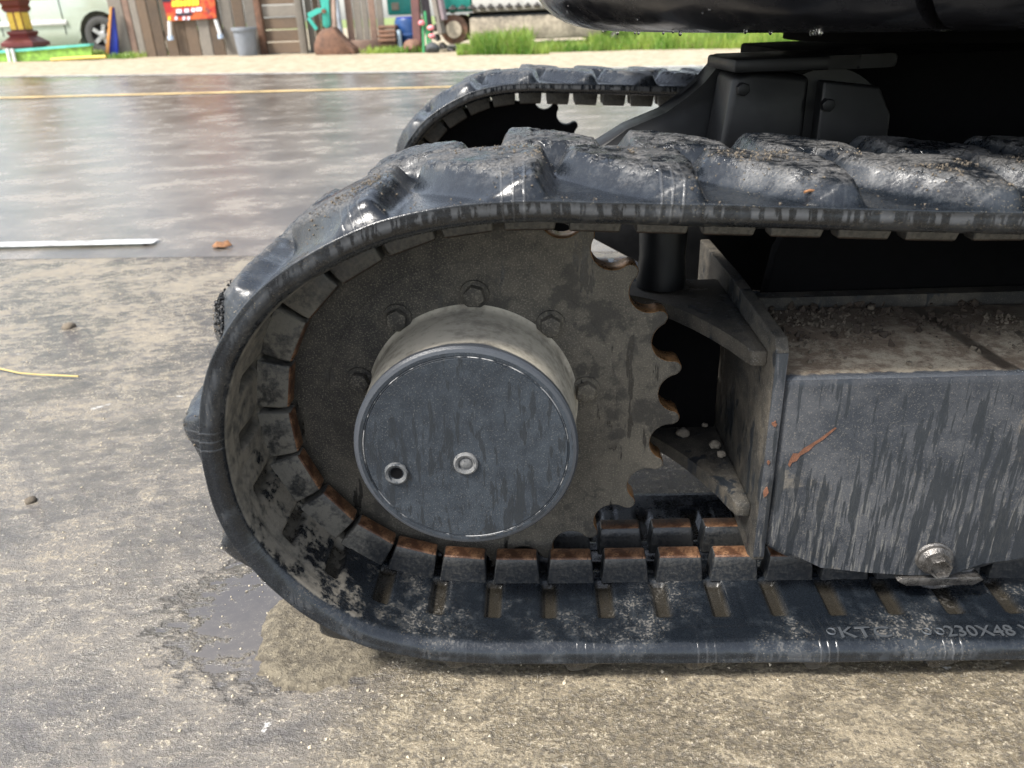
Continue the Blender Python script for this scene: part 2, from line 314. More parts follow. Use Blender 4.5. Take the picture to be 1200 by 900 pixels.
def prism_bm(pts, axis, a, b):                              # outline (u, v) extruded along an axis; x: (y,z)  y: (x,z)  z: (x,y)
    bm = bmesh.new()
    def P(u, v, t): return {'x': (t, u, v), 'y': (u, t, v), 'z': (u, v, t)}[axis]
    A = [bm.verts.new(P(u, v, a)) for u, v in pts]; B = [bm.verts.new(P(u, v, b)) for u, v in pts]
    bm.faces.new(A); bm.faces.new(B[::-1]); n = len(pts)
    for i in range(n): bm.faces.new((A[i], A[(i+1) % n], B[(i+1) % n], B[i]))
    return bm
def prism(name, pts, axis, a, b, mat, parent=None, bv=0., seg=2):
    bm = prism_bm(pts, axis, a, b)
    if bv: bevel(bm, bv, seg)
    return bmo(name, bm, mat, parent, sharp=35)
def lathe(name, prof, origin, axis, mat, parent=None, seg=64, a0=0, a1=2*PI, sharp=35, hexa=False):
    # prof: (radius, height along axis)
    ax = Vector(axis).normalized(); u = ax.orthogonal().normalized(); w = ax.cross(u); full = abs(a1-a0-2*PI) < 1e-6
    n = seg if full else seg+1; V = []; F = []
    for r, h in prof:
        for k in range(n):
            a = a0+(a1-a0)*k/seg; V.append(Vector(origin)+ax*h+(u*math.cos(a)+w*math.sin(a))*r)
    for j in range(len(prof)-1):
        for k in range(seg):
            k2 = (k+1) % n if full else k+1
            F.append((j*n+k, j*n+k2, (j+1)*n+k2, (j+1)*n+k))
    if prof[0][0] > 1e-6 and full and hexa: F.append(tuple(range(n))[::-1])
    if prof[-1][0] > 1e-6 and full and hexa: F.append(tuple((len(prof)-1)*n+k for k in range(n)))
    me = bpy.data.meshes.new(name); me.from_pydata([tuple(x) for x in V], [], F)
    bm = bmesh.new(); bm.from_mesh(me); bmesh.ops.remove_doubles(bm, verts=bm.verts, dist=1e-6); bmesh.ops.recalc_face_normals(bm, faces=bm.faces); bm.to_mesh(me); bm.free()
    o = link(name, me, mat, parent)
    if sharp: me.shade_smooth(); me.set_sharp_from_angle(angle=math.radians(sharp))
    return o
def cyl_bm(p0, p1, r0, r1=None, seg=12, bm=None):
    bm = bm or bmesh.new(); p0 = Vector(p0); p1 = Vector(p1); d = p1-p0; r1 = r0 if r1 is None else r1
    m = Matrix.Translation((p0+p1)/2) @ d.to_track_quat('Z', 'Y').to_matrix().to_4x4()
    bmesh.ops.create_cone(bm, cap_ends=True, segments=seg, radius1=r0, radius2=r1, depth=d.length, matrix=m); return bm
def cyl(name, p0, p1, r0, mat, parent=None, r1=None, seg=16): return bmo(name, cyl_bm(p0, p1, r0, r1, seg), mat, parent, sharp=40)
def tube(name, pts, r, mat, parent=None, seg=8):
    cu = bpy.data.curves.new(name, 'CURVE'); cu.dimensions = '3D'; sp = cu.splines.new('POLY'); sp.points.add(len(pts)-1)
    for i, p in enumerate(pts): sp.points[i].co = (*p, 1)
    cu.bevel_depth = r; cu.bevel_resolution = 2; cu.use_fill_caps = True
    t = bpy.data.objects.new('t', cu); me = bpy.data.meshes.new_from_object(t); me.name = name; bpy.data.objects.remove(t)
    return link(name, me, mat, parent, smooth=True)
def text_mesh(body, size, ext, font_w=1.0):
    cu = bpy.data.curves.new('t', 'FONT'); cu.body = body; cu.size = size; cu.extrude = ext; cu.resolution_u = 3; cu.offset = .0
    t = bpy.data.objects.new('t', cu); C.objects.link(t); bpy.context.view_layer.update()
    me = bpy.data.meshes.new_from_object(t); bpy.data.objects.remove(t); return me
def hex_bolt(name, p, axis, r, h, mat, parent, washer=True):
    ax = Vector(axis).normalized(); prof = []
    if washer: lathe_w = [(r*1.35, 0), (r*1.35, h*.22), (r*1.0, h*.22)]
    bm = bmesh.new()
    q = ax.to_track_quat('Z', 'Y').to_matrix().to_4x4(); m = Matrix.Translation(Vector(p)+ax*h*.55) @ q @ Matrix.Rotation(random.random(), 4, 'Z')
    bmesh.ops.create_cone(bm, cap_ends=True, segments=6, radius1=r, radius2=r, depth=h*.9, matrix=m)
    top = [e for e in bm.edges if all(((v.co-Vector(p)).dot(ax) > h*.8) for v in e.verts)]
    bevel(bm, r*.14, 2, top)
    if washer:
        bmesh.ops.create_cone(bm, cap_ends=True, segments=24, radius1=r*1.38, radius2=r*1.32, depth=h*.24, matrix=Matrix.Translation(Vector(p)+ax*h*.10) @ q)
    return bmo(name, bm, mat, parent, sharp=40)
def crumbs(name, pts, rad, mat, parent=None, label=None):   # one joined heap of small lumps
    V = []; F = []; base = [Vector(v) for v in ((1,0,0),(-1,0,0),(0,1,0),(0,-1,0),(0,0,1),(0,0,-1))]
    fc = [(0,2,4),(2,1,4),(1,3,4),(3,0,4),(2,0,5),(1,2,5),(3,1,5),(0,3,5)]
    for p in pts:
        r = rad*(random.random()**2.2*1.6+.35); i0 = len(V); e = Euler((random.random()*6, random.random()*6, random.random()*6))
        for b in base:
            v = Vector((b.x*r*random.uniform(.6, 1.3), b.y*r*random.uniform(.6, 1.3), b.z*r*random.uniform(.5, 1))); v.rotate(e); V.append(Vector(p)+v)
        F += [tuple(i0+k for k in t) for t in fc]
    o = mesh(name, V, F, mat, parent); props(o, label, kind='stuff'); return o

# value noise on numpy arrays
_T = rng.random((256, 256))
def vnoise(x, y):
    xi = np.floor(x).astype(int); yi = np.floor(y).astype(int); fx = x-xi; fy = y-yi; fx = fx*fx*(3-2*fx); fy = fy*fy*(3-2*fy)
    g_ = lambda a, b: _T[a & 255, b & 255]
    return (g_(xi, yi)*(1-fx)+g_(xi+1, yi)*fx)*(1-fy)+(g_(xi, yi+1)*(1-fx)+g_(xi+1, yi+1)*fx)*fy
def fbm(x, y, o=4):
    s = 0; a = .5
    for i in range(o): s = s+a*vnoise(x*2**i+i*17.3, y*2**i+i*9.1); a *= .5
    return s
def sst(x, a, b): t = np.clip((x-a)/(b-a), 0, 1); return t*t*(3-2*t)

# ------------------------------------------------------------------ the setting: ground, road, verge
def sheet(name, x0, x1, yfun0, yfun1, nx, ny, dz, mat, noise=0.):
    V = []; F = []
    for i in range(nx+1):
        x = x0+(x1-x0)*i/nx
        for j in range(ny+1):
            y = yfun0(x)+(yfun1(x)-yfun0(x))*j/ny; V.append((x, y, terrain(x, y)+(dz if j or name != 'road' else .0006)))
    for i in range(nx):
        for j in range(ny): a = i*(ny+1)+j; F.append((a, a+ny+1, a+ny+2, a+1))
    return props(mesh(name, V, F, mat, smooth=True), kind='structure')
road_y0 = lambda x: 1.86-.06*(x+1) if abs(x) < 6 else 1.86-.06*((6 if x > 0 else -6)+1)
road_y1 = lambda x: 8.35 if x > -1 else 8.35-.12*max(x, -8)-.12
sheet('ground', -900, 900, lambda x: -900, lambda x: 900, 60, 60, -.03, M['field'])
sheet('concrete_apron', -14, 14, lambda x: -8, lambda x: road_y0(x)+.03, 40, 30, 0, M['apron'])
sheet('road', -60, 60, road_y0, road_y1, 120, 16, .004, M['road'])
sheet('gravel_verge', -60, 60, lambda x: road_y1(x)-.03, lambda x: 40, 120, 30, 0, M['verge'])
def stripe(name, pts, w, mat, dz=.008):
    V = []; F = []
    for i, (x, y) in enumerate(pts):
        for s in (-1, 1):
            yy = y+s*w/2*(1+.12*math.sin(i*7.1+s)); V.append((x, yy, terrain(x, yy)+dz))
    for i in range(len(pts)-1): F.append((2*i, 2*i+2, 2*i+3, 2*i+1))
    return props(mesh(name, V, F, mat), kind='structure')
stripe('edge_line', [(-7+i*.3, 2.31-.02*i*.3*5/5-.02) if False else (-7+i*.3, 1.99+.09*(-1.0-(-7+i*.3))*.35) for i in range(21)]+[(-.985, 1.99)], .048, M['white'])
stripe('centre_line', [(-30+i*.5, 6.42-.006*(-30+i*.5)) for i in range(120)], .11, M['yellow'])
stripe('far_edge_line', [(-30+i*.5, road_y1(-30+i*.5)-.16) for i in range(120)], .14, M['white'])

# ------------------------------------------------------------------ the track path (outer face of the belt at x, z)
PITCH = .0492
def track_path():
    def loop(xi):
        P = [(xi, .0225), (.9, .0225), (.3, .0228), (.042, .0235), (-.02, .0245), (-.056, .0255), (-.0995, .0300), (-.1480, .0445), (-.1900, .0757),
             (-.2190, .1110), (-.2390, .1480), (-.2465, .1850), (-.2475, .2184), (-.2435, .2500), (-.2360, .2760), (-.2265, .2990), (-.2110, .3225), (-.1890, .3470), (-.1630, .3655), (-.1350, .3804),
             (-.1006, .3942), (-.0677, .4012), (-.035, .4045), (.0, .4050), (.04, .4025), (.3, .3875), (.6, .380), (.9, .378), (xi, .380)]
        for k in range(1, 24): a = PI/2-PI*k/24; P.append((xi+.1787*math.cos(a), .20125+.1787*math.sin(a)))
        P = np.array(P+[P[0]]); d = np.hypot(*np.diff(P, axis=0).T); s = np.r_[0, np.cumsum(d)]; n = int(s[-1]/.002)
        t = np.arange(n)*s[-1]/n; Q = np.c_[np.interp(t, s, P[:, 0]), np.interp(t, s, P[:, 1])]
        k = np.exp(-.5*(np.arange(-18, 19)/6.0)**2); k /= k.sum()
        Q = np.stack([np.convolve(np.r_[Q[-18:, i], Q[:, i], Q[:18, i]], k, 'valid') for i in (0, 1)], 1)
        T_ = np.roll(Q, -2, 0)-np.roll(Q, 2, 0); T_ /= np.hypot(*T_.T)[:, None]; Nn = Q-np.c_[-T_[:, 1], T_[:, 0]]*.012   # cords run 12 mm inside the outer face
        R = np.r_[Q, Q[:1]]; Nn = np.r_[Nn, Nn[:1]]; L = np.r_[0, np.cumsum(np.hypot(*np.diff(Nn, axis=0).T))]
        return R, L
    lo, hi = 1.1, 1.4
    N = None
    for _ in range(40):
        mid = (lo+hi)/2; R, L = loop(mid)
        if N is None: N = round(L[-1]/(2*PITCH))
        if L[-1] > N*2*PITCH: hi = mid
        else: lo = mid
    return R, L, N
PR, PL, NL = track_path()
PER = PL[-1]
i0 = min((i for i in range(len(PR)) if PR[i, 1] > .3), key=lambda i: abs(PR[i, 0])); S0 = PL[i0]
def frame_at(s):                                            # position, tangent, outward normal
    s = np.mod(np.asarray(s, float)+S0, PER)
    x = np.interp(s, PL, PR[:, 0]); z = np.interp(s, PL, PR[:, 1]); e = .004
    x1 = np.interp(np.mod(s+e, PER), PL, PR[:, 0]); z1 = np.interp(np.mod(s+e, PER), PL, PR[:, 1])
    x2 = np.interp(np.mod(s-e, PER), PL, PR[:, 0]); z2 = np.interp(np.mod(s-e, PER), PL, PR[:, 1])
    tx, tz = x1-x2, z1-z2; l = np.hypot(tx, tz); tx /= l; tz /= l
    return x, z, tx, tz, -tz, tx                            # going +x along the top: outward = up
WID, TH, LUGS, GUIDE0 = .230, .0150, .007, 0.
def s_bottom(x):                                             # arc length of a point on the lower run
    c = [i for i in range(len(PR)) if PR[i, 1] < .06 and PR[i, 0] > -.05]; k = min(c, key=lambda i: abs(PR[i, 0]-x)); return (PL[k]-S0) % PER
GUIDE0 = s_bottom(.0240) % PITCH; RECESS0 = (s_bottom(.0240)-.0045) % PITCH
def lug_height(s, w):
    """block tread: wide lugs from either edge, half a step apart, one flank of each cut obliquely"""
    H = 0
    nz = (fbm(s*60, w*60)-.47)*.003
    for flip in (0, 1):
        W_ = WID-w if flip else w; s_ = -s if flip else s
        u = np.mod(s_-(.021 if not flip else .033)+(LUGS if not flip else -LUGS)+nz, 2*PITCH)
        left = .004+.050*np.clip(1-(W_-.006)/.075, 0, 1)**1.15
        right = .0945-.004*np.clip(1-W_/.05, 0, 1)
        if flip: right = right-.010
        fl = .010+.018*np.clip(1-(W_-.01)/.06, 0, 1)
        a = sst(u, left-.006, left+fl)*(1-sst(u, right-.007, right+.0045))
        b = (.80*sst(W_+nz*.3, -.004, .0065)+.20*sst(W_+nz*.6, .006, .036))*(1-sst(W_, .106, .118))
        H = np.maximum(H, a*b)
    return H
def belt(name, y0, mat, parent, ds, fine=True):
    ns = int(round(PER/ds)); s = np.arange(ns)*PER/ns
    wo = np.r_[np.linspace(.0025, .130, 44 if fine else 16), np.linspace(.134, WID-.0025, 32 if fine else 14)]
    wi = np.r_[np.linspace(WID-.003, .158, 12), np.linspace(.154, .0085, 60 if fine else 16)]
    sec = [(w, 0., 'o') for w in wo]+[(WID-.0008, -.0008, 's'), (WID, -.003, 's'), (WID, -.012, 's'), (WID-.001, -.0145, 's')]
    sec += [(w, -TH, 'i') for w in wi]+[(.0062, -TH+.0006, 'r'), (.0042, -TH+.0016, 'r'), (.0024, -TH+.0032, 'r'), (.0010, -TH+.0052, 'r'), (.0002, -TH+.0074, 's'), (-.0002, -.005, 's'), (.0, -.0025, 's'), (-.0010, -.0006, 'f'), (-.0006, .0004, 'f'), (.0008, .0003, 'f')]
    nw = len(sec); x, z, tx, tz, nx, nz = frame_at(s)
    V = np.zeros((ns, nw, 3)); A = np.zeros((ns, nw, 4)); UV = np.zeros((ns, nw, 2))
    for j, (w, o, k) in enumerate(sec):
        off = np.full(ns, o); lug = 0; rec = 0; ww = np.full(ns, w)
        if k == 'o':
            lug = lug_height(s, ww); Hh = .0180+(fbm(s*35+3, ww*35)-.47)*.0022
            rough = (fbm(s*140, ww*140, 4)-.47)*.0013*sst(lug, .5, .9)
            chip = sst(fbm(s*85+40, ww*85+11, 3), .56, .66)*.0016*sst(lug, .6, .85)
            off = off+lug*Hh+rough-chip
        if k in 'sfr':
            off = off+(fbm(s*25, ww*0+3)-.47)*.0012*(1 if w < .1 else 0); ww = ww+(fbm(s*18, ww*0+o*200)-.47)*.0014*(1 if w < .1 else -1)
        if k == 'i':
            W_ = min(w, WID-w)
            u = np.mod(s-RECESS0+PITCH/2, PITCH)-PITCH/2                    # guide lugs stand at u = 0, recesses between them at u = +-.024
            d = PITCH/2-np.abs(u)
            if .034 < W_ < .084: rec = sst(np.full(ns, W_), .037, .041)*(1-sst(d, .0058, .0078)); off = off+.0060*rec
            if W_ > .1005: off = off+.0100*sst(np.full(ns, W_), .101, .104)*(1-sst(d, .009, .0115))
            if W_ < .027: off = off+.0011*sst(np.full(ns, W_), .0235, .0255, )*0-.0009*(1-sst(np.full(ns, W_), .0235, .0255))
            seam = np.exp(-((np.mod(s-GUIDE0+PITCH/2, PITCH)-PITCH/2)/.0009)**2)*(.0012 if .028 < W_ < .08 else 0); off = off+seam
            off = off+(fbm(s*50, ww*50)-.47)*.0012
        V[:, j, 0] = x+nx*off; V[:, j, 2] = z+nz*off; V[:, j, 1] = y0+ww
        A[:, j, 0] = lug; A[:, j, 1] = 1. if k == 's' else 0; A[:, j, 2] = 1. if k == 'i' else (.5 if k == 'r' else 0); A[:, j, 3] = rec
        UV[:, j, 0] = s; UV[:, j, 1] = min(w, WID-w) if k != 's' else max(0., min(w, WID-w))
    idx = np.arange(ns*nw).reshape(ns, nw); a = idx; b = np.roll(idx, -1, 0); F = np.stack([a, np.roll(a, -1, 1), np.roll(b, -1, 1), b], -1).reshape(-1, 4)
    me = bpy.data.meshes.new(name); me.vertices.add(ns*nw); me.vertices.foreach_set('co', V.reshape(-1)); nf = len(F)
    me.loops.add(nf*4); me.loops.foreach_set('vertex_index', F.reshape(-1).astype(np.int32)); me.polygons.add(nf)
    me.polygons.foreach_set('loop_start', np.arange(nf, dtype=np.int32)*4); me.update(calc_edges=True); me.validate()
    at_ = me.attributes.new('zone', 'FLOAT_COLOR', 'POINT'); at_.data.foreach_set('color', A.reshape(-1))
    uvl = me.uv_layers.new(name='UVMap'); U = UV.reshape(-1, 2)[F.reshape(-1)]; U = U.reshape(-1, 4, 2)
    wrap = (U[:, :, 0].max(1)-U[:, :, 0].min(1)) > 1; U[wrap, :, 0] = np.where(U[wrap, :, 0] < 1, U[wrap, :, 0]+PER, U[wrap, :, 0])
    uvl.data.foreach_set('uv', U.reshape(-1))
    o = link(name, me, mat, parent, smooth=True)
    bm = bmesh.new(); bm.from_mesh(me)
    if bm.calc_volume(signed=True) < 0: me.flip_normals()
    bm.free(); return o
def guide_mesh():
    bm = bmesh.new(); B = [(-.0212, .0), (.0212, .0), (.0212, .021), (-.0212, .021)]; T = [(-.0184, .0025), (.0184, .0025), (.0184, .0175), (-.0184, .0175)]
    b = [bm.verts.new((x, y, 0)) for x, y in B]; m_ = [bm.verts.new((x*.95, y, .020)) for x, y in [(-.0205, .0008), (.0205, .0008), (.0205, .020), (-.0205, .020)]]; t = [bm.verts.new((x, y, .0265)) for x, y in T]
    for A_, B_ in ((b, m_), (m_, t)):
        for i in range(4): bm.faces.new((A_[i], A_[(i+1) % 4], B_[(i+1) % 4], B_[i]))
    top = bm.faces.new(t)
    bevel(bm, .0016, 2, [e for e in bm.edges if not all(v.co.z < 1e-5 for v in e.verts)])
    bmesh.ops.recalc_face_normals(bm, faces=bm.faces)
    for f in bm.faces: f.material_index = 1 if (f.calc_center_median().z > .0262 or (f.calc_center_median().z > .0245 and f.calc_center_median().y < .005)) else 0
    me = bpy.data.meshes.new('guide_lug'); bm.to_mesh(me); bm.free(); me.materials.append(M['core']); me.materials.append(M['corerust'])
    me.shade_smooth(); me.set_sharp_from_angle(angle=math.radians(50)); return me
GM = guide_mesh()
def guides(y0, parent):
    n = NL*2; pw = world(parent).inverted()
    for k in range(n):
        s = k*PITCH+GUIDE0
        x, z, tx, tz, nx, nz = [float(v) for v in frame_at(s)]
        for row in (0, 1):
            o = bpy.data.objects.new('guide_lug', GM); C.objects.link(o)
            w0 = .083 if row == 0 else WID-.083; sy = 1 if row == 0 else -1
            off = -TH+.0004
            j = random.uniform(-.0007, .0007)
            # local x = along track, y = across, z = inward
            m = Matrix(((-tx*-1, 0, -nx, x+nx*off), (0, sy, 0, y0+w0+j), (tz, 0, -nz, z+nz*off), (0, 0, 0, 1)))
            m = m @ Matrix.Diagonal((sy, 1, 1, 1)) if sy < 0 else m
            o.parent = parent; o.matrix_parent_inverse = pw; o.matrix_basis = m
# ------------------------------------------------------------------ the excavator
EX = empty('mini_excavator', (.7, 1.0, 0), 'large black mini excavator in front, its rubber track and round motor cover close up', 'excavator')
CX, CZ, YC = -.057, .212, .612
near = belt('rubber_track', .490, M['rubber'], EX, .0024)
near['label'] = 'near rubber track with muddy wet lugs and rust tipped guide lugs'
guides(.490, near)
far = belt('rubber_track', 1.380, M['rubber'], EX, .006, fine=False)
far['label'] = 'far rubber track of the same machine'
guides(1.380, far)

def sprocket(y0, th, parent):
    NT_ = 23; pr = []
    ph0 = math.radians(8.8)
    pitch = 2*PI/NT_; Rg, rg = .1745, .0172; Rt = .1775
    for k in range(NT_):
        tip = ph0+k*pitch; gl = tip+pitch/2
        gc = np.array([math.cos(gl), math.sin(gl)])*Rg; ur = gc/Rg; ut = np.array([-ur[1], ur[0]])
        seq = []
        for a in np.linspace(-80, 80, 17):                   # gullet: arc open outwards
            aa = math.radians(a); p = gc-ur*rg*math.cos(aa)+ut*rg*math.sin(aa); seq.append(p)
        nt = ph0+(k+1)*pitch; tc = np.array([math.cos(nt), math.sin(nt)]); tt = np.array([-tc[1], tc[0]])
        w = .0060
        for a in np.linspace(-62, 62, 7):
            aa = math.radians(a); seq.append(tc*(Rt-w+w*math.cos(aa)*1.0)+tt*w*math.sin(aa)*1.02)
        pr += seq
    pr = np.array(pr); n = len(pr); R = np.hypot(*pr.T); ang = np.arctan2(pr[:, 1], pr[:, 0]); U = pr/R[:, None]
    # inward offset of the outline for the bevel
    nx_ = np.roll(pr, -1, 0)-np.roll(pr, 1, 0); nx_ /= np.hypot(*nx_.T)[:, None]; inn = np.c_[-nx_[:, 1], nx_[:, 0]]
    rings = []                                               # (xy array, y)
    f = y0
    back = [(pr+inn*.0016, f+th), (pr, f+th-.0016)]
    front = [(pr, f+.0016), (pr+inn*.0006, f+.0005), (pr+inn*.0018, f)]
    rr = lambda r, y: (U*np.minimum(r, R-.002)[:, None] if not np.isscalar(r) else U*r, y)
    rings = [(U*.06, f+th)]+[(U*.145, f+th)]+back+front+[(U*.150, f), (U*.1225, f), (U*.1215, f-.0012), (U*.1120, f-.0016), (U*.070, f-.0016)]
    V = []; F = []; mi = []
    for (p, y) in rings:
        for q in p: V.append((CX+q[0], y, CZ+q[1]))
    for j in range(len(rings)-1):
        for k in range(n):
            F.append((j*n+k, j*n+(k+1) % n, (j+1)*n+(k+1) % n, (j+1)*n+k)); mi.append(1 if 1 < j < 5 else 0)
    me = bpy.data.meshes.new('drive_sprocket'); me.from_pydata(V, [], F); me.polygons.foreach_set('material_index', mi)
    bm = bmesh.new(); bm.from_mesh(me); bmesh.ops.recalc_face_normals(bm, faces=bm.faces); bm.to_mesh(me); bm.free()
    o = link('drive_sprocket', me, [M['sprocket'], M['toothrust']], parent); me.polygons.foreach_set('use_smooth', [abs(p.normal.y) < .9 for p in me.polygons]); me.update(); return o
SP = sprocket(.600, .022, EX)
for k in range(9):
    a = math.radians(5.9+40*k)
    hex_bolt('bolt', (CX+.0965*math.cos(a), .5984, CZ+.0965*math.sin(a)), (0, -1, 0), .0088, .009, M['sprocket'], SP)
# final drive cover: a drum standing out of the sprocket towards the camera
R0 = .0845
cov = lathe('drive_motor_cover', [(.0900, .0), (.0885, .0014), (.0866, .004), (.0860, .010), (.0853, .060), (R0, .0735), (R0+.0010, .0745), (R0+.0010, .0785), (R0-.0006, .0805), (R0-.0030, .0812)],
            (CX, .599, CZ-.0015), (0, -1, 0), M['cast'], EX, seg=128)
fy = .599-.0812
face = lathe('cover_face', [(R0-.0030, 0), (.0790, 0), (.0785, -.0006), (.0772, -.0006), (.0767, .0002), (.064, .0002), (.0, .0002)], (CX, fy, CZ-.0015), (0, -1, 0), M['face'], cov, seg=128)
sc_ = NT('bright_scored_edge'); scored = sc_.out(sc_.mix(sc_.ss(sc_.noise(55, 4, .6), .47, .56), (.03, .035, .042), (.38, .38, .38)), .4)
ringm = lathe('face_ring', [(.0776, -.0006), (.0779, .0002), (.0783, -.0006)], (CX, fy, CZ-.0015), (0, -1, 0), scored, cov, seg=128, a0=0, a1=2*PI)
def plug(name, x, z, filled):
    o = lathe(name, [(.0095, .0), (.0093, .0022), (.0080, .0030), (.0062, .0022), (.0058, .0006), (.0046, -.004 if not filled else .0004), (.0045, -.010 if not filled else .0012), (.0, -.010 if not filled else .0026)], (x, fy+.0002, z), (0, -1, 0), M['steelp'], cov, seg=32)
    return o
M['steelp'] = m_painted('scuffed_plug_paint', (.06, .065, .07), (.15, .15, .15), sscale=(300, 300, 80), thr=(.6, .64), speckle=.7)
lathe('plug_hole_shade', [(.0047, .0), (.0, .0)], (CX-.0545, fy-.0006, CZ-.0190), (0, -1, 0), M['shade'], cov, seg=24)  # flat black disc paints the shade inside the level plug's hole
plug('drain_plug', CX-.0005, CZ-.0115, True); plug('level_plug', CX-.0545, CZ-.0190, False)
# far side sprocket and motor, seen through the gaps
fs = sprocket(1.482, .022, EX); fs.data.materials[0] = M['shade']; fs.data.materials[1] = M['darkpaint']; fs['label'] = 'far sprocket, black and in deep shade'  # near-black materials paint shade over the far sprocket's own steel
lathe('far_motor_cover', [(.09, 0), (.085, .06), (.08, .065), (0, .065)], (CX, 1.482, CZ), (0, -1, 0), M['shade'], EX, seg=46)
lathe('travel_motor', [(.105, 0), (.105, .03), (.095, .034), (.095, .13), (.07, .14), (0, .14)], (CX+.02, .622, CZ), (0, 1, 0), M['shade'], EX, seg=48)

# track frame: end plate, box beam, gussets
FX, FY = .182, .545
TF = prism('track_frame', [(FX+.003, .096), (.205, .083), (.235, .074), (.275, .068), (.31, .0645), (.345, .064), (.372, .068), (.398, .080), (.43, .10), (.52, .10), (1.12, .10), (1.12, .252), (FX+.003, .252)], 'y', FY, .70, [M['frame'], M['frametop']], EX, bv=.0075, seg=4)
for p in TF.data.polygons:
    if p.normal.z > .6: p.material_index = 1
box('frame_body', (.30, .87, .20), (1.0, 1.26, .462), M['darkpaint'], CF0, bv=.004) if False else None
bm = bmesh.new()
for (a, b) in (((.19, .700, .235), (1.12, .716, .262)),): box_bm(a, b, bm)
bmo('frame_lip', bm, M['plate'], TF)
EP = prism('end_plate', [(FY-.001, .084), (FY-.001, .276), (.551, .284), (.70, .286), (.835, .283), (.835, .16), (.70, .12), (.62, .085), (.56, .078)], 'x', FX-.006, FX+.004, M['plate'], TF, bv=.0012)
edge = prism('plate_edge', [(FX-.0055, .088), (FX+.0035, .088), (FX+.0035, .274), (FX-.0055, .274)], 'y', FY-.0022, FY-.0011, M['frame'], EP, bv=.0004)
def gusset(name, z, y_front, th, mat):
    pts = [(FX-.006, y_front), (FX-.018, y_front+.001)]
    for k in range(9):
        t = k/8; pts.append((FX-.020-.100*t**1.3, y_front+.010+.140*math.sin(t*PI/2)**1.1))
    pts += [(.056, .735), (.056, .745), (FX-.006, .745)]
    return prism(name, pts, 'z', z-th, z, mat, TF, bv=.002)
gusset('upper_gusset', .268, .562, .013, M['plate']); gusset('lower_gusset', .128, .562, .013, M['plate'])
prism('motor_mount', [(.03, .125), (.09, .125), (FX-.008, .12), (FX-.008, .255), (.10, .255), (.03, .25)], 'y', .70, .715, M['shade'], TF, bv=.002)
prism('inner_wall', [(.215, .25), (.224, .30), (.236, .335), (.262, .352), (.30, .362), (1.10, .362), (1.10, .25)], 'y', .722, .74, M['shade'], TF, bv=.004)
for i, x in enumerate((.48, .86)):
    lathe('carrier_roller', [(0, 0), (.03, .0), (.034, .004), (.034, .05), (.028, .054), (.028, .09), (0, .09)], (x, .56, .310), (0, 1, 0), M['sprocket'], TF, seg=32)
prism('roller_bracket', [(.398, .328), (.452, .298), (.468, .300), (.54, .326), (.54, .36), (.398, .36)], 'y', .555, .60, M['plate'], TF, bv=.003)
for x in (.34, .56, .78, 1.0):
    r = lathe('track_roller', [(0, -.002), (.026, -.002), (.030, 0), (.030, .018), (.024, .022), (.024, .10), (.030, .104), (.030, .122), (0, .122)], (x, .552, .0735), (0, 1, 0), M['steel'] if x < .5 else M['sprocket'], TF, seg=40)
prism('roller_plate', [(.3005, .0600), (.304, .0632), (.369, .0632), (.3735, .0600), (.366, .0545), (.309, .0545)], 'y', .5425, .60, M['dsteel'], TF, bv=.0012)
RB = lathe('roller_bolt', [(.0145, 0), (.0150, .003), (.0136, .0042), (.0136, .0075), (.0118, .0095), (.0108, .011), (.0, .0112)], (.3275, FY+.001, .0835), (-.12, -1, .02), M['dsteel'], TF, seg=40)
bmh = bmesh.new(); ax = Vector((-.10, -1, .05)).normalized(); q = ax.to_track_quat('Z', 'Y').to_matrix().to_4x4(); pc = Vector((.3275, FY+.001, .0828))+ax*.011
hv = []
for r, h in ((.0098, 0), (.0100, .0065), (.0092, .0078), (.0078, .0074), (.0070, .0030), (.0, .0022)):
    if r == 0: hv.append([bmh.verts.new(q @ Vector((0, 0, h)))]); continue
    hv.append([bmh.verts.new(q @ Vector((r*math.cos(k*PI/3+.3), r*math.sin(k*PI/3+.3), h))) for k in range(6)])
for a_, b_ in zip(hv[:-2], hv[1:-1]):
    for k in range(6): bmh.faces.new((a_[k], a_[(k+1) % 6], b_[(k+1) % 6], b_[k]))
for k in range(6): bmh.faces.new((hv[-2][k], hv[-2][(k+1) % 6], hv[-1][0]))
bmesh.ops.translate(bmh, verts=bmh.verts, vec=pc); bmo('hex_head', bmh, M['dsteel'], None, sharp=30).parent = TF; bpy.data.objects['hex_head'].matrix_parent_inverse = world(TF).inverted()
lathe('front_idler', [(0, 0), (.12, .0), (.150, .01), (.150, .05), (.12, .06), (0, .06)], (1.28, .58, .201), (0, 1, 0), M['sprocket'], EX, seg=48)
lathe('front_idler', [(0, 0), (.12, .0), (.150, .01), (.150, .05), (.12, .06), (0, .06)], (1.28, 1.47, .201), (0, 1, 0), M['sprocket'], EX, seg=48)
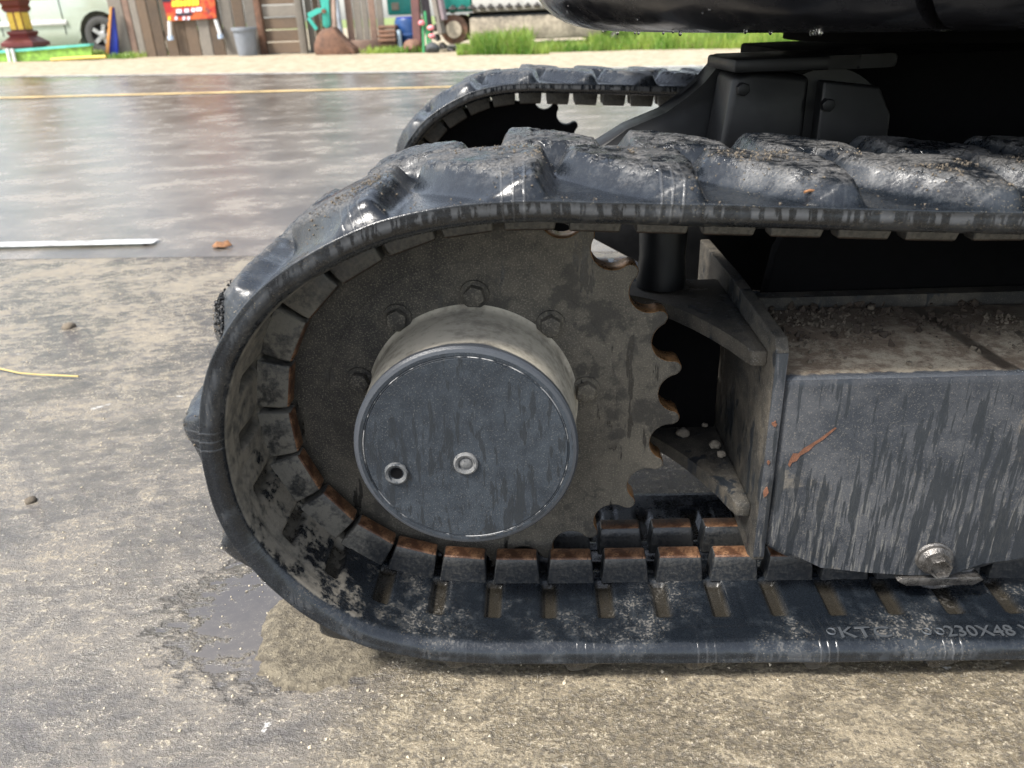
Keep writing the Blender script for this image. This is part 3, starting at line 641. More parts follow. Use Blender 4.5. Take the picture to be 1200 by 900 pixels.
# scratch with bare rust on the box beam, rust chips on the plate edge
mesh('rust_scratch', [(x, FY-.0004, z) for x, z in ((.1960, .1765), (.1978, .1745), (.1990, .1785), (.2025, .1800), (.2050, .1850), (.2110, .1890), (.2150, .1945), (.2205, .1985), (.2300, .2090), (.2285, .2098), (.2180, .2000), (.2120, .1955), (.2065, .1915), (.2030, .1870), (.1990, .1872), (.1972, .1820))], [tuple(range(16))], M['rust'], TF)
for a, b in (((.1775, .5424, .1475), (.1835, .5432, .158)), ((.1785, .5424, .212), (.183, .5432, .218)), ((.178, .5424, .178), (.181, .5432, .183))):
    cx_, cz_, hx, hz = (a[0]+b[0])/2, (a[2]+b[2])/2, (b[0]-a[0])/2, (b[2]-a[2])/2
    prism('rust_chip', [(cx_+hx*random.uniform(.45, 1.1)*math.cos(k*PI/5), cz_+hz*random.uniform(.5, 1.15)*math.sin(k*PI/5)) for k in range(10)], 'y', FY-.0030, FY-.0021, M['rust'], TF)
# far side track frame
prism('far_track_frame', [(.2, .09), (1.12, .09), (1.12, .25), (.2, .25)], 'y', 1.45, 1.58, M['darkpaint'], EX, bv=.004)

# centre frame between the tracks: curved leg, two boxed brackets with bolts, slewing ring
YB = .80
CF = prism('centre_frame', [(.02, .30), (.062, .372), (.10, .393), (.14, .408), (.165, .420), (.182, .434), (.190, .450), (.196, .462), (.30, .462), (.30, .20), (.16, .22)], 'y', .88, .935, M['darkpaint'], EX, bv=.004)
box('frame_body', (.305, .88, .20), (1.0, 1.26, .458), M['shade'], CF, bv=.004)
prism('bracket_box', [(.172, .30), (.1905, .449), (.207, .452), (.262, .446), (.262, .30)], 'y', YB, .875, M['darkpaint'], CF, bv=.006, seg=3)
prism('bracket_box', [(.272, .30), (.272, .442), (.325, .435), (.339, .41), (.340, .385), (.325, .35), (.31, .30)], 'y', YB-.008, .875, M['darkpaint'], CF, bv=.003, seg=3)
prism('bracket_flange', [(.186, YB-.016), (.270, YB-.020), (.30, YB-.012), (.335, YB-.014), (.340, .88), (.18, .88)], 'z', .452, .464, M['darkpaint'], CF, bv=.003)
lathe('bracket_disc', [(0, 0), (.060, 0), (.060, .004), (0, .004)], (.282, YB+.01, .392), (0, 1, 0), M['darkpaint'], CF, seg=48)
for x, z, y in ((.198, .437, YB), (.276, .421, YB-.008)):
    hex_bolt('bracket_bolt', (x, y-.0003, z), (0, -1, 0), .0062, .010, M['darkpaint'], CF, washer=False)
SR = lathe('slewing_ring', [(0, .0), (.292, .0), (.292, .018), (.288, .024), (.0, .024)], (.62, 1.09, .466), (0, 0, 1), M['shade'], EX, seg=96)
# hoses in the dark behind the sprocket
lathe('grease_post', [(0, 0), (.0225, 0), (.0235, .010), (.0215, .030), (.0225, .055), (.021, .09), (0, .09)], (.118, .725, .268), (0.02, .1, 1), M['darkpaint'], CF, seg=28)

# upper structure: rounded tail with a filleted lower rim, and the side panel after the seam
UC = (.70, 1.05, 0)
prof = [(0, .487), (.40, .487), (.590, .4875)]+[(.612+.085*math.sin(t), .5455-.058*math.cos(t)) for t in [i*PI/2/8 for i in range(9)]]+[(.700, .62), (.702, 1.02), (.68, 1.06), (.62, 1.09), (0, 1.10)]
def house(name, a0, a1, dr=0, label=None):
    pf = [(max(0, r+(dr if r > .1 else 0)), h+(0.0 if r < .1 else 0)) for r, h in prof]
    V = []; F = []; n = int(abs(a1-a0)/2.5)+1; npf = len(pf)
    for k in range(n+1):
        a = math.radians(a0+(a1-a0)*k/n)
        for r, h in pf: V.append((UC[0]+r*math.cos(a), UC[1]+r*math.sin(a), h))
    for k in range(n):
        for j in range(npf-1): F.append((k*npf+j, (k+1)*npf+j, (k+1)*npf+j+1, k*npf+j+1))
    F.append(tuple(range(npf))); F.append(tuple(n*npf+j for j in range(npf))[::-1])
    bm = bmesh.new(); me = bpy.data.meshes.new(name); me.from_pydata(V, [], F); bm.from_mesh(me); bmesh.ops.remove_doubles(bm, verts=bm.verts, dist=1e-5); bmesh.ops.recalc_face_normals(bm, faces=bm.faces); bm.to_mesh(me); bm.free()
    o = link(name, me, M['body'], EX); me.shade_smooth(); me.set_sharp_from_angle(angle=math.radians(45)); return o
house('counterweight', 100, 227.2); house('side_panel', 228.0, 330, -.003)
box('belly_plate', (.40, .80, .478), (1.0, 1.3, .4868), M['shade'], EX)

dv = []; bmd = bmesh.new()
for k in range(13):
    a_ = math.radians(random.uniform(188, 226)); r = .630+random.uniform(-.006, .010); rr = random.uniform(.0012, .0022)
    t_ = math.acos(min(1, max(0, (.5455-.4878)/.058))); bmesh.ops.create_icosphere(bmd, subdivisions=2, radius=rr, matrix=Matrix.Translation((UC[0]+r*math.cos(a_), UC[1]+r*math.sin(a_), .5455-.058*math.sqrt(max(0, 1-((r-.612)/.085)**2))-rr*.6)) @ Matrix.Diagonal((1, 1, 1.3, 1)))
for k in range(60):
    a_ = math.radians(random.uniform(178, 232)); z_ = random.uniform(.50, .60); t_ = min(1, (.5455-z_)/.058) if z_ < .5455 else 0; r = .612+.085*math.sqrt(max(0, 1-t_*t_))
    bmesh.ops.create_icosphere(bmd, subdivisions=1, radius=random.uniform(.0005, .0012), matrix=Matrix.Translation((UC[0]+r*math.cos(a_), UC[1]+r*math.sin(a_), z_)))
o = bmo('water_drops', bmd, M['drop'], EX, smooth=True); props(o, kind='stuff')

# ------------------------------------------------------------------ lettering moulded on the inner rim of the track
LET = NT('moulded_rubber_letters').out((.045, .050, .056), .22)
def moulded(body, px0, px1, py):
    z = .0425; d0 = ray(px0, py); k = (z-CAM_H)/d0.z; x0 = d0.x*k; y0 = d0.y*k; d1 = ray(px1, py); k = (z-CAM_H)/d1.z; x1 = d1.x*k
    me = text_mesh(body, .017, .0006); xs = [v.co.x for v in me.vertices]; w = max(xs)-min(xs); m0 = min(xs)
    for v in me.vertices: v.co.x = (v.co.x-m0)*(x1-x0)/w
    me.name = 'lettering'; o = link('lettering', me, LET)
    o.parent = near; o.matrix_parent_inverse = world(near).inverted(); o.matrix_basis = Matrix.Translation((x0, .4985, .0399))
moulded('KTC', 986, 1046, 741); moulded('230X48 X', 1108, 1215, 736)
for px in (974, 1086, 1101):
    d = ray(px, 740); k = (.0395-CAM_H)/d.z
    lathe('mould_dimple', [(.0028, 0), (.0034, .0010), (.0040, 0)], (d.x*k, d.y*k, .0395), (0, 0, 1), LET, near, seg=16)

# ------------------------------------------------------------------ mud, clods, grit, puddle sand
def on_belt(s, w, extra=0.):
    x, z, tx, tz, nx, nz = [float(v) for v in frame_at(s)]; h = float(lug_height(np.array([s]), np.array([w]))[0])*.0185+extra
    return (x+nx*h, .49+w, z+nz*h)
pts = []
while len(pts) < 2600:
    s = random.uniform(-.62, .42); w = random.betavariate(1.4, 2.2)*.14; hh = float(lug_height(np.array([s]), np.array([w]))[0])
    nn = float(fbm(np.array([s*30]), np.array([w*30+5]))[0])
    if nn > .50 and random.random() < .15+.85*hh: pts.append(on_belt(s, w))
crumbs('mud_crumbs', pts, .00062, M['mud'], near)
pts = []
for _ in range(240):
    s = random.gauss(-.222, .007); w = abs(random.gauss(.0, .02))+.004; pts.append(on_belt(s, w, .0008))
crumbs('mud_crumbs', pts, .0011, M['darkpaint'], near)
pts = [(random.uniform(.19, .5), random.triangular(.56, .70, .66), .2525) for _ in range(1500)]
pts = [p for p in pts if fbm(np.array([p[0]*22]), np.array([p[1]*22]))[0] > .45]
crumbs('mud_crumbs', pts, .0015, M['mud'], TF)
pts = [(random.uniform(.19, .62), random.triangular(.60, .705, .70), .2525) for _ in range(900)]
crumbs('mud_crumbs', [p for p in pts if fbm(np.array([p[0]*35]), np.array([p[1]*35]))[0] > .47], .0032, M['darkmud'], TF)
def lump(name, p, r, mat, parent=None, sq=.7, seed=0, sub=3):
    bm = bmesh.new(); bmesh.ops.create_icosphere(bm, subdivisions=sub, radius=r); rr = random.Random(seed)
    ox = rr.random()*50
    for v in bm.verts:
        q = v.co/r; nn = float(fbm(np.array([q.x*1.7+ox+q.z*.9]), np.array([q.y*1.7+q.z*1.3+ox]))[0])
        v.co *= .65+nn*.75; v.co.z *= sq
    bmesh.ops.translate(bm, verts=bm.verts, vec=p); return bmo(name, bm, mat, parent, smooth=True)
for i, (px, py, r) in enumerate(((801, 507, .0065), (838, 521, .0055), (846, 532, .0045), (826, 498, .003))):
    d = ray(px, py); k = (.131-CAM_H)/d.z; lump('mud_clod', (d.x*k, d.y*k, .131), r, M['clod'], TF, seed=i)
for i, (px, py, r) in enumerate(((962, 349, .0045), (955, 352, .003), (1020, 362, .0035), (1065, 427, .0025), (1090, 431, .002))):
    d = ray(px, py); k = (.253-CAM_H)/d.z; lump('mud_clod', (d.x*k, d.y*k, .254), r, M['mud'], TF, seed=i+9, sub=2)
tube('dry_twig', [(.168, .50, .4020), (.1715, .501, .4028), (.175, .502, .4022)], .0009, M['leaf'], near)
# damp sand squeezed out beside the track
def sand_patch():
    nx_, ny_ = 150, 60; x0, x1, y0, y1 = -.265, .62, .425, .60; V = []; F = []
    X, Y = np.meshgrid(np.linspace(x0, x1, nx_+1), np.linspace(y0, y1, ny_+1), indexing='ij')
    edge = np.minimum.reduce([(X+.262+.02*(fbm(X*30, Y*30)-.5)), (Y-.530+.052*sst(X, -.10, -.18)-.035*sst(X, -.2, -.26)+.03*(fbm(X*16+9, Y*16)-.5)+.030*(fbm(X*90+9, Y*90)-.47)+.05*(fbm(X*38+3, Y*38)-.47)), (.60-Y)+.02])
    h = np.clip(edge/.02, -1, 1); Z = .0055*sst(h, -.25, .9)*(.6+.8*fbm(X*40, Y*40))-.0012+(fbm(X*130, Y*130)-.47)*.003*sst(h, -.2, .4)
    V = np.c_[X.ravel(), Y.ravel(), Z.ravel()]; idx = np.arange((nx_+1)*(ny_+1)).reshape(nx_+1, ny_+1)
    F = np.stack([idx[:-1, :-1], idx[1:, :-1], idx[1:, 1:], idx[:-1, 1:]], -1).reshape(-1, 4)
    F = [tuple(int(i) for i in f) for f in F if Z.ravel()[f].max() > -.0005]
    o = mesh('damp_sand', V, F, M['sand'], smooth=True)
    return props(o, 'damp brown sand squeezed along the wet ground under the near track', 'sand', kind='stuff')
sand_patch()
pts = []
for _ in range(5200):
    y = random.uniform(.38, 1.8)**1.0; x = random.uniform(-1.0, .5)*(.5+y*.6); pts.append((x, y, .0004))
pts = [p for p in pts if fbm(np.array([p[0]*9]), np.array([p[1]*9]))[0] > .44]
crumbs('grit', pts, .0011, simple('pale_grit', (.40, .35, .26), .8, var=.5, sc=30, rnd=.5)); bpy.data.objects['grit']['label'] = 'fine pale grit scattered over the wet concrete apron'; bpy.data.objects['grit']['category'] = 'grit'
def gpt(px, py, z=0.):
    d = ray(px, py); k = (z-CAM_H)/d.z; return Vector((d.x*k, d.y*k, z))
a = [gpt(x, y, .006) for x, y in ((-40, 425), (0, 432), (22, 437), (45, 439), (70, 440), (92, 441))]
props(tube('straw_stalk', a, .0016, M['straw']), 'thin dry straw stalk lying on the concrete at the left edge of the picture', 'stalk')
p = gpt(258, 285, .012); bm = bmesh.new()
V = [(-.03, 0, 0), (-.018, .010, .012), (0, .013, .008), (.022, .010, .016), (.04, 0, .002), (.02, -.012, .0), (0, -.014, .005), (-.018, -.010, 0), (0, 0, -.004)]
bmo('x', bm).name = 'tmp'; bpy.data.objects.remove(bpy.data.objects['tmp'])
lf = mesh('dead_leaf', [(p.x+x*.75, p.y+y*1.3, p.z-.008+z*.7) for x, y, z in V], [(i, (i+1) % 8, 8) for i in range(8)], M['leaf'], smooth=True)
md = lf.modifiers.new('s', 'SOLIDIFY'); md.thickness = .002
props(lf, 'curled dead orange leaf lying on the wet road edge', 'leaf')
for i, (px, py, r, lb) in enumerate(((36, 587, .007, 'small brown clod on the concrete, left of the track'), (81, 383, .012, 'dark flat clod lying on the concrete near the road edge'),
                                    (170, 283, .010, 'small brown clod at the end of the white edge line'))):
    q = gpt(px, py, .001); props(lump('mud_clod', q, r, M['mud'], seed=i+30, sub=2), lb, 'clod')
#BG
# ------------------------------------------------------------------ far side of the road
def X_(px, py=40, Y=13.): return at(px, py, Y).x
wood_a = simple('brown_weathered_wood', (.125, .088, .060), .8, var=.45, sc=5, bump=.5, bd=.01, rnd=.6)
wood_b = simple('grey_weathered_wood', (.185, .165, .140), .8, var=.4, sc=5, bump=.5, bd=.01, rnd=.6)
wood_c = simple('pinkish_weathered_wood', (.22, .145, .11), .8, var=.4, sc=5, bump=.5, bd=.01, rnd=.4)
rustm = simple('brown_rusty_steel', (.16, .085, .055), .75, var=.5, sc=8, bump=.5, bd=.01)
turq = simple('turquoise_machine_paint', (.04, .36, .29), .4, var=.15, sc=4)
silver = simple('pale_silver_green_paint', (.46, .52, .44), .22, .2, var=.05, sc=2, bump=0)
tyre = simple('black_tyre', (.022, .022, .024), .8, var=.2); alloy = simple('silver_alloy', (.5, .5, .5), .3, .7)
glassd = simple('dark_window_glass', (.02, .025, .03), .05, var=.1)
gold = simple('gold_paint', (.72, .50, .07), .35, .2, var=.15); maroon = simple('maroon_paint', (.13, .022, .022), .4, var=.2)
tealp = simple('teal_paint', (.12, .50, .42), .5); whitep = simple('white_paint', (.75, .75, .74), .5, var=.08)
blue = simple('deep_blue_paint', (.012, .03, .30), .45, var=.1); orange = simple('orange_trim_paint', (.62, .28, .08), .6, var=.2)
greyp = simple('grey_plastic', (.20, .22, .25), .5, var=.12); iron = simple('greyish_track_iron', (.07, .065, .062), .6, var=.4, sc=12)
pale = simple('rust_stained_cream_steel', (.33, .28, .21), .6, var=.5, sc=4); dirtyw = simple('dirty_white_panel', (.62, .60, .54), .5, var=.15, sc=4)
def zb(x, y=13.): return terrain(x, y)
# plank wall
SH = empty('plank_wall', (X_(215), 13.05, zb(X_(215))), 'tall weathered plank wall of a roadside shed with a red banner on it', 'wooden wall')
ed = [133, 150, 158, 167, 179, 192, 206, 218, 233, 247, 262, 276, 290, 303]
mk = [wood_b, wood_c, wood_b, wood_a, wood_a, wood_a, wood_a, wood_a, wood_b, wood_a, wood_b, wood_a, wood_b]
for i in range(len(ed)-1):
    a, b = X_(ed[i]), X_(ed[i+1]); dy = random.uniform(-.012, .012)
    bm = box_bm((a+.006, 13.0+dy, zb(a, 13)-.02), (b-.006, 13.04+dy, 2.5+random.uniform(-.05, .05))); bmesh.ops.rotate(bm, verts=bm.verts, cent=((a+b)/2, 13, 0), matrix=Euler((0, random.uniform(-.004, .004), 0)).to_matrix()); bevel(bm, .006, 1)
    bmo('plank', bm, mk[i], SH)
box('rail', (X_(133), 13.06, .35), (X_(303), 13.11, .45), wood_a, SH); box('rail', (X_(133), 13.06, 1.9), (X_(303), 13.11, 2.0), wood_a, SH)
box('roof', (X_(125), 12.75, 2.52), (X_(450), 13.6, 2.58), rustm, SH, bv=.01)
# door of horizontal boards between posts
DR = empty('board_gate', (X_(330), 13.05, zb(X_(330))), 'wooden gate of broad horizontal boards right of the grey bin', 'gate')
for (a, b) in ((303, 310), (350, 358)): box('post', (X_(a), 12.97, zb(X_(a))-.02), (X_(b), 13.10, 2.5), rustm if a == 303 else wood_b, DR, bv=.01)
z0 = zb(X_(330))+.01
for k in range(14):
    box('board', (X_(310)+.005, 13.03+random.uniform(0, .02), z0+k*.17), (X_(350)-.005, 13.06, z0+k*.17+.158), random.choice([wood_a, wood_b, wood_a]), DR, bv=.006, seg=1)
# narrow grey upright boards and a pipe behind the digger arm, then bleached ragged boards
GB = empty('upright_board_fence', (X_(385), 13.2, zb(X_(385))), 'dark grey upright boards behind the turquoise digger arm', 'wooden fence')
for a, b in ((358, 366), (367, 374), (375, 382), (382.6, 390), (391, 398)):
    box('board', (X_(a), 13.15, zb(X_(a))), (X_(b), 13.19, 2.4), wood_b if a in (358, 391) else wood_a, GB, bv=.006, seg=1)
props(cyl('metal_pipe', (X_(402, 55), 13.0, zb(-2.8)), (X_(402, 55)-.05, 13.0, 2.45), .035, simple('galvanised_pipe', (.42, .46, .52), .4, .5)), 'thin bluish galvanised pipe standing between dark and bleached boards', 'pipe')
BB = empty('bleached_board_fence', (X_(425), 13.1, zb(X_(425))), 'bleached ragged boards standing right of the thin bluish pipe', 'wooden fence')
for a, b in ((406, 414), (415, 424), (425, 432), (433, 441), (442, 450)):
    box('board', (X_(a), 13.08+random.uniform(0, .02), zb(X_(a))+random.uniform(0, .05)), (X_(b), 13.13, 2.2+random.uniform(-.2, .2)), random.choice([wood_b, wood_b, wood_c]), BB, bv=.006, seg=1)
box('base_board', (X_(405), 13.0, zb(X_(405))-.02), (X_(450), 13.06, zb(X_(405))+.17), wood_c, BB, bv=.01)
# banner with its two white tied ends
BN = empty('banner', (X_(222), 12.96, .7), 'small red and orange printed banner hanging on the plank wall', 'banner')
nb = NT('printed_banner'); v = nb.noise(7, 5, .7); w_ = nb.noise(3, 3, .6)
cb = nb.mix(nb.ss(v, .45, .60), (.38, .012, .012), (.52, .11, .025)); cb = nb.mix(nb.ss(w_, .60, .66), cb, (.06, .03, .05)); nb.out(cb, .45)
a = at(189, 0, 12.95); b = at(252, 0, 12.95); c = at(197, 25, 12.95); d = at(253, 22, 12.95)
prism('sheet', [(c.x, c.z), (d.x+.01, d.z+.01), (b.x+.02, 1.12), (a.x-.0, 1.12)], 'y', 12.945, 12.953, nb.m, BN)
yel = NT('banner_yellow').out((.85, .72, .04), .5); wht = NT('banner_white').out((.72, .70, .80), .5); blk = NT('banner_black').out((.02, .015, .03), .5)
def bpatch(name, x0, y0, x1, y1, mat, yy=12.942, slant=-.05):
    p = [at(x0, y1, yy), at(x1, y1+(x1-x0)*slant, yy), at(x1, y0+(x1-x0)*slant, yy), at(x0, y0, yy)]
    prism(name, [(q.x, q.z) for q in p], 'y', yy-.002, yy, mat, BN)
bpatch('black_patch', 190, -8, 200, 2.5, blk); bpatch('black_patch', 206, 15.5, 225, 19, blk)
for i, x in enumerate((201.5, 206, 210.5, 215.2, 219.8, 224.6, 229)):
    bpatch('yellow_letter', x, 1.5-i*.28-(1.8 if i % 3 == 1 else 0), x+3.9, 8-i*.25, yel, 12.940, -.06)
for i, (x, w) in enumerate(((206.5, 6.5), (216, 5.5), (224, 4.5), (229.5, 7))): bpatch('white_letter', x, 11.0-i*.7, x+w, 15.6-i*.8, wht, 12.939)
for x in (197, 205, 214, 219.5): bpatch('small_print', x, 19.5, x+3, 23.5, wht if x != 197 else yel, 12.938)
for (x0, y0, x1, y1) in ((198.5, 25, 199.5, 42), (252.5, 23, 258, 40)):
    p = at(x0, y0, 12.93); q = at(x1, y1, 12.93); cyl('tie', p, q, .028, whitep, BN, seg=8); cyl('tie_end', q, q+Vector((.003, 0, -.06)), .045, simple('pale_blue_cloth', (.45, .55, .7), .7), BN, seg=8)
# bin
p = at(291, 66, 12.75); bz = zb(p.x, 12.75)
BI = empty('dustbin', (p.x, 12.75, bz), 'round dark grey plastic bin standing against the plank wall', 'bin')
lathe('bin_body', [(0, 0), (.135, 0), (.14, .01), (.165, .36), (.160, .365), (.13, .03), (0, .03)], (p.x, 12.75, bz), (0, 0, 1), greyp, BI, seg=28)
lathe('rim', [(.165, .345), (.186, .345), (.188, .385), (.165, .39)], (p.x, 12.75, bz), (0, 0, 1), greyp, BI, seg=28)
# blue board with an orange scalloped edge leaning at the wall's corner
BL = empty('leaning_sign', (X_(131), 12.9, zb(-6.5)), 'deep blue board with scalloped orange edge leaning on the wall corner', 'signboard')
pts = [at(*q, 12.93) for q in ((127, 68), (139, 67), (138, 45), (133.5, 9), (131, 10))]
prism('panel', [(q.x, q.z) for q in pts], 'y', 12.91, 12.95, blue, BL)
pe = []
for k in range(29):
    t = k/28; pe.append((124.2+(130-124.2)*t-.9*abs(math.sin(k*.78)), 65+(8-65)*t))
pe = [at(*q, 12.90) for q in pe]+[at(131.5, 8, 12.90), at(127.5, 66, 12.90)]
prism('edge_trim', [(q.x, q.z) for q in pe], 'y', 12.88, 12.955, orange, BL)
# little green planter edge with teal rail, white posts; grass behind it
PF = empty('low_planter', (X_(50, 65, 12.3), 12.3, zb(-7.2)), 'low green planter strip with teal top rail in front of the pickup', 'planter')
q0 = at(-40, 72, 12.3); q1 = at(107, 66, 12.3); t0 = at(-40, 62, 12.3); t1 = at(106, 51, 12.3)
prism('green_side', [(q0.x, q0.z-.03), (q1.x, q1.z-.03), (t1.x, t1.z-.03), (t0.x, t0.z-.04)], 'y', 12.3, 12.36, simple('printed_green_leaves', (.22, .40, .06), .7, var=.6, sc=14), PF)
prism('top_rail', [(t0.x, t0.z-.04), (t1.x, t1.z-.03), (t1.x, t1.z), (t0.x, t0.z)], 'y', 12.28, 12.40, tealp, PF)
for (a, b) in (((8.5, 57), (12.5, 76)), ((14, 57), (18.5, 75))):
    a = at(*a, 12.26); b = at(*b, 12.26); cyl('post', (b.x, 12.26, b.z), (a.x, 12.26, a.z), .022, whitep, PF, seg=8)
props(tube('yellow_pole', [at(60, 70, 12.1), at(85, 68.3, 12.1), at(124, 66.5, 12.1)], .022, simple('yellow_pole_paint', (.65, .50, .10), .6)), 'thin yellow pole lying on the gravel in front of the planter', 'pole')
# maroon and gold shrine stand with a yellow tray
c0 = at(31, 54, 12.55); SS = empty('shrine_stand', (c0.x, 12.55, zb(c0.x)), 'maroon and gold square column carrying a yellow tray', 'shrine stand')
def sq(name, prof, mat, th=PI/4):
    return lathe(name, [(r*1.414, h) for r, h in prof], (c0.x, 12.55, 0), (0, 0, 1), mat, SS, seg=4, sharp=20)
zc = c0.z
sq('base', [(0, zc-.2), (.20, zc-.2), (.20, zc), (.235, zc), (.235, zc+.05), (.15, zc+.12), (.13, zc+.14), (.15, zc+.17), (.15, zc+.20), (.12, zc+.21), (0, zc+.21)], maroon)
sq('shaft', [(0, zc+.21), (.105, zc+.21), (.105, zc+.46), (0, zc+.46)], maroon)
for sx in (-1, 1):
    for sy in (-1, 1): pass
for sgn in (-.055, .055): box('gold_panel', (c0.x+sgn-.042, 12.55-.112, zc+.225), (c0.x+sgn+.042, 12.55-.104, zc+.45), gold, SS, bv=.002, seg=1)
box('gold_panel', (c0.x+.103, 12.46, zc+.225), (c0.x+.112, 12.64, zc+.45), gold, SS, bv=.002, seg=1)
sq('capital', [(0, zc+.46), (.12, zc+.46), (.14, zc+.51), (.125, zc+.54), (.15, zc+.60), (.15, zc+.62), (0, zc+.62)], maroon)
box('tray', (c0.x-.55, 12.1, zc+.62), (c0.x+.42, 13.0, zc+.68), gold, SS, bv=.01)
box('little_house', (c0.x-.3, 12.3, zc+.68), (c0.x+.2, 12.8, zc+1.1), gold, SS, bv=.01)
prism('little_roof', [(c0.x-.45, zc+1.1), (c0.x-.05, zc+1.5), (c0.x+.35, zc+1.1)], 'y', 12.2, 12.9, maroon, SS, bv=.01)
# pickup: front wheel and flank show
wc = at(122.5, 47, 14.05); gz = zb(wc.x, 14)
PK = empty('pickup', (wc.x-1.6, 14.9, gz), 'pale silver green pickup parked left of the plank wall', 'pickup')
wr = wc.z-gz; wr = max(.30, min(.40, wr)); wz = gz+wr; wx = wc.x; wx2 = wx-3.0
def arch(cx, r, a0=205, a1=-25, n=12): return [(cx+r*math.cos(math.radians(a0+(a1-a0)*k/n)), wz+.02+r*math.sin(math.radians(a0+(a1-a0)*k/n))) for k in range(n+1)]
s0 = gz+.28
out_ = [(wx2-1.15, s0+.12)]+arch(wx2, wr+.10)+arch(wx, wr+.10)+[(wx+.80, s0+.02), (wx+.86, s0+.35), (wx+.80, s0+.55), (wx+.2, s0+.76), (wx-.55, s0+.82), (wx2-1.15, s0+.80)]
prism('body', out_, 'y', 14.0, 15.7, silver, PK, bv=.05, seg=3)
prism('cab', [(wx-.62, s0+.80), (wx-1.25, s0+1.38), (wx-2.2, s0+1.42), (wx-2.75, s0+.80)], 'y', 14.12, 15.58, silver, PK, bv=.05, seg=3)
prism('window', [(wx-.85, s0+.83), (wx-1.30, s0+1.30), (wx-1.62, s0+1.33), (wx-1.62, s0+.83)], 'y', 14.115, 14.13, glassd, PK)
prism('window', [(wx-1.72, s0+.83), (wx-1.72, s0+1.33), (wx-2.15, s0+1.33), (wx-2.55, s0+.83)], 'y', 14.115, 14.13, glassd, PK)
for x in (X_(73, 20, 14.), X_(73, 20, 14.)-1.05): box('door_seam', (x-.006, 13.994, s0+.06), (x+.006, 14.004, s0+.80), glassd, PK)
a = at(-30, 47, 13.98); b = at(98, 30, 13.98)
prism('side_moulding', [(wx2+.5, s0+.20), (wx-.52, s0+.20), (wx-.52, s0+.27), (wx2+.5, s0+.27)], 'y', 13.97, 14.01, whitep, PK, bv=.008)
for x in (wx, wx2):
    for y, dy in ((14.02, 1), (15.68, -1)):
        W_ = lathe('wheel', [(wr-.02, 0), (wr, .02), (wr, .20), (wr-.02, .22), (wr-.10, .21), (0, .21)], (x, y, wz), (0, dy, 0), tyre, PK, seg=40)
        lathe('side_wall', [(wr-.02, 0), (wr-.06, -.012), (wr-.12, .0)], (x, y, wz), (0, dy, 0), simple('dusty_tyre_wall', (.07, .07, .068), .8), W_, seg=40)
        lathe('rim', [(wr-.12, 0), (wr-.135, .01), (wr-.15, .05), (0, .06)], (x, y, wz), (0, dy, 0), tyre, W_, seg=32)
        for k in range(5):
            a_ = 2*PI*k/5+.3; c_, s_ = math.cos(a_), math.sin(a_); rr_ = wr-.125
            bm = box_bm((x-.03, y+dy*.005, wz+.03), (x+.03, y+dy*.045, wz+rr_)); bmesh.ops.rotate(bm, verts=bm.verts, cent=(x, y, wz), matrix=Euler((0, a_, 0)).to_matrix()); bmo('spoke', bm, alloy, W_)
        lathe('hub', [(.06, 0), (.05, -.01), (0, -.012)], (x, y, wz), (0, dy, 0), alloy, W_, seg=20)
# turquoise digger arm with rusty bucket
AR = empty('digger_arm', (at(395, 66, 12.6).x, 12.6, zb(-2.9)), 'slim turquoise digger arm with brown rusty bucket resting on the verge', 'digger arm')
P = lambda px, py, Y=12.6: (at(px, py, Y).x, at(px, py, Y).z)
ok = [P(372, 63), P(371, 52), P(375, 40), P(381, 34), P(393, 32), P(399, 40), P(408, 49), P(417, 56), P(419, 62), P(416, 66), P(400, 66), P(380, 66)]
prism('bucket', ok, 'y', 12.42, 12.80, rustm, AR, bv=.025, seg=2)
for y in (12.44, 12.54, 12.64, 12.74):
    a = P(416, 63); bmo('bucket_tooth', prism_bm([(a[0]-.05, a[1]-.03), (a[0]+.09, a[1]-.055), (a[0]-.05, a[1]+.035)], 'y', y-.02, y+.02), iron, AR)
prism('arm', [P(379, 30), P(379, 12), P(374, -6), P(372, -60), P(384, -60), P(386, 5), P(388, 30), P(384, 34)], 'y', 12.55, 12.66, turq, AR, bv=.012)
prism('link', [P(361, 16), P(372, 10), P(381, 9), P(382, 13), P(374, 16), P(364, 22)], 'y', 12.53, 12.55, turq, AR, bv=.004, seg=1)
prism('link', [P(361, 22), P(364, 20), P(374, 33), P(371, 36)], 'y', 12.53, 12.56, turq, AR, bv=.004, seg=1)
prism('hose_guard', [P(388, -40), P(392, -40), P(394, 32), P(390, 32)], 'y', 12.56, 12.64, simple('pinkish_faded_steel', (.36, .26, .21), .7), AR, bv=.006, seg=1)
bmo('pin', cyl_bm((P(381, 13)[0], 12.50, P(381, 13)[1]), (P(381, 13)[0], 12.70, P(381, 13)[1]), .03), rustm, AR)
# the big turquoise excavator parked over there
GX = empty('turquoise_excavator', (X_(600), 13.5, zb(0)), 'large turquoise and white excavator parked on the verge beyond the road', 'excavator')
a = P(458, 18, 13.9); b = P(484, -40, 13.9)
box('engine_housing', (a[0], 13.6, a[1]), (b[0]+.05, 15.0, 1.55), turq, GX, bv=.03)
box('cab_base', (P(508, 14)[0], 13.2, P(530, 14)[1]), (P(549, 14)[0], 14.6, 1.3), turq, GX, bv=.03)
box('rear_panel', (P(551, 12)[0], 13.1, P(600, 12)[1]-.01), (P(715, 12)[0], 14.6, 1.15), dirtyw, GX, bv=.03)
box('turntable', (P(545, 22)[0], 13.4, P(600, 22)[1]-.05), (P(700, 22)[0], 14.4, P(600, 12)[1]-.01), glassd, GX, bv=.01)
box('vent_plate', (P(459, 10, 13.58)[0], 13.58, P(462, 12, 13.58)[1]), (P(467, 2, 13.58)[0], 13.60, P(462, 3, 13.58)[1]), pale, GX, bv=.005, seg=1)
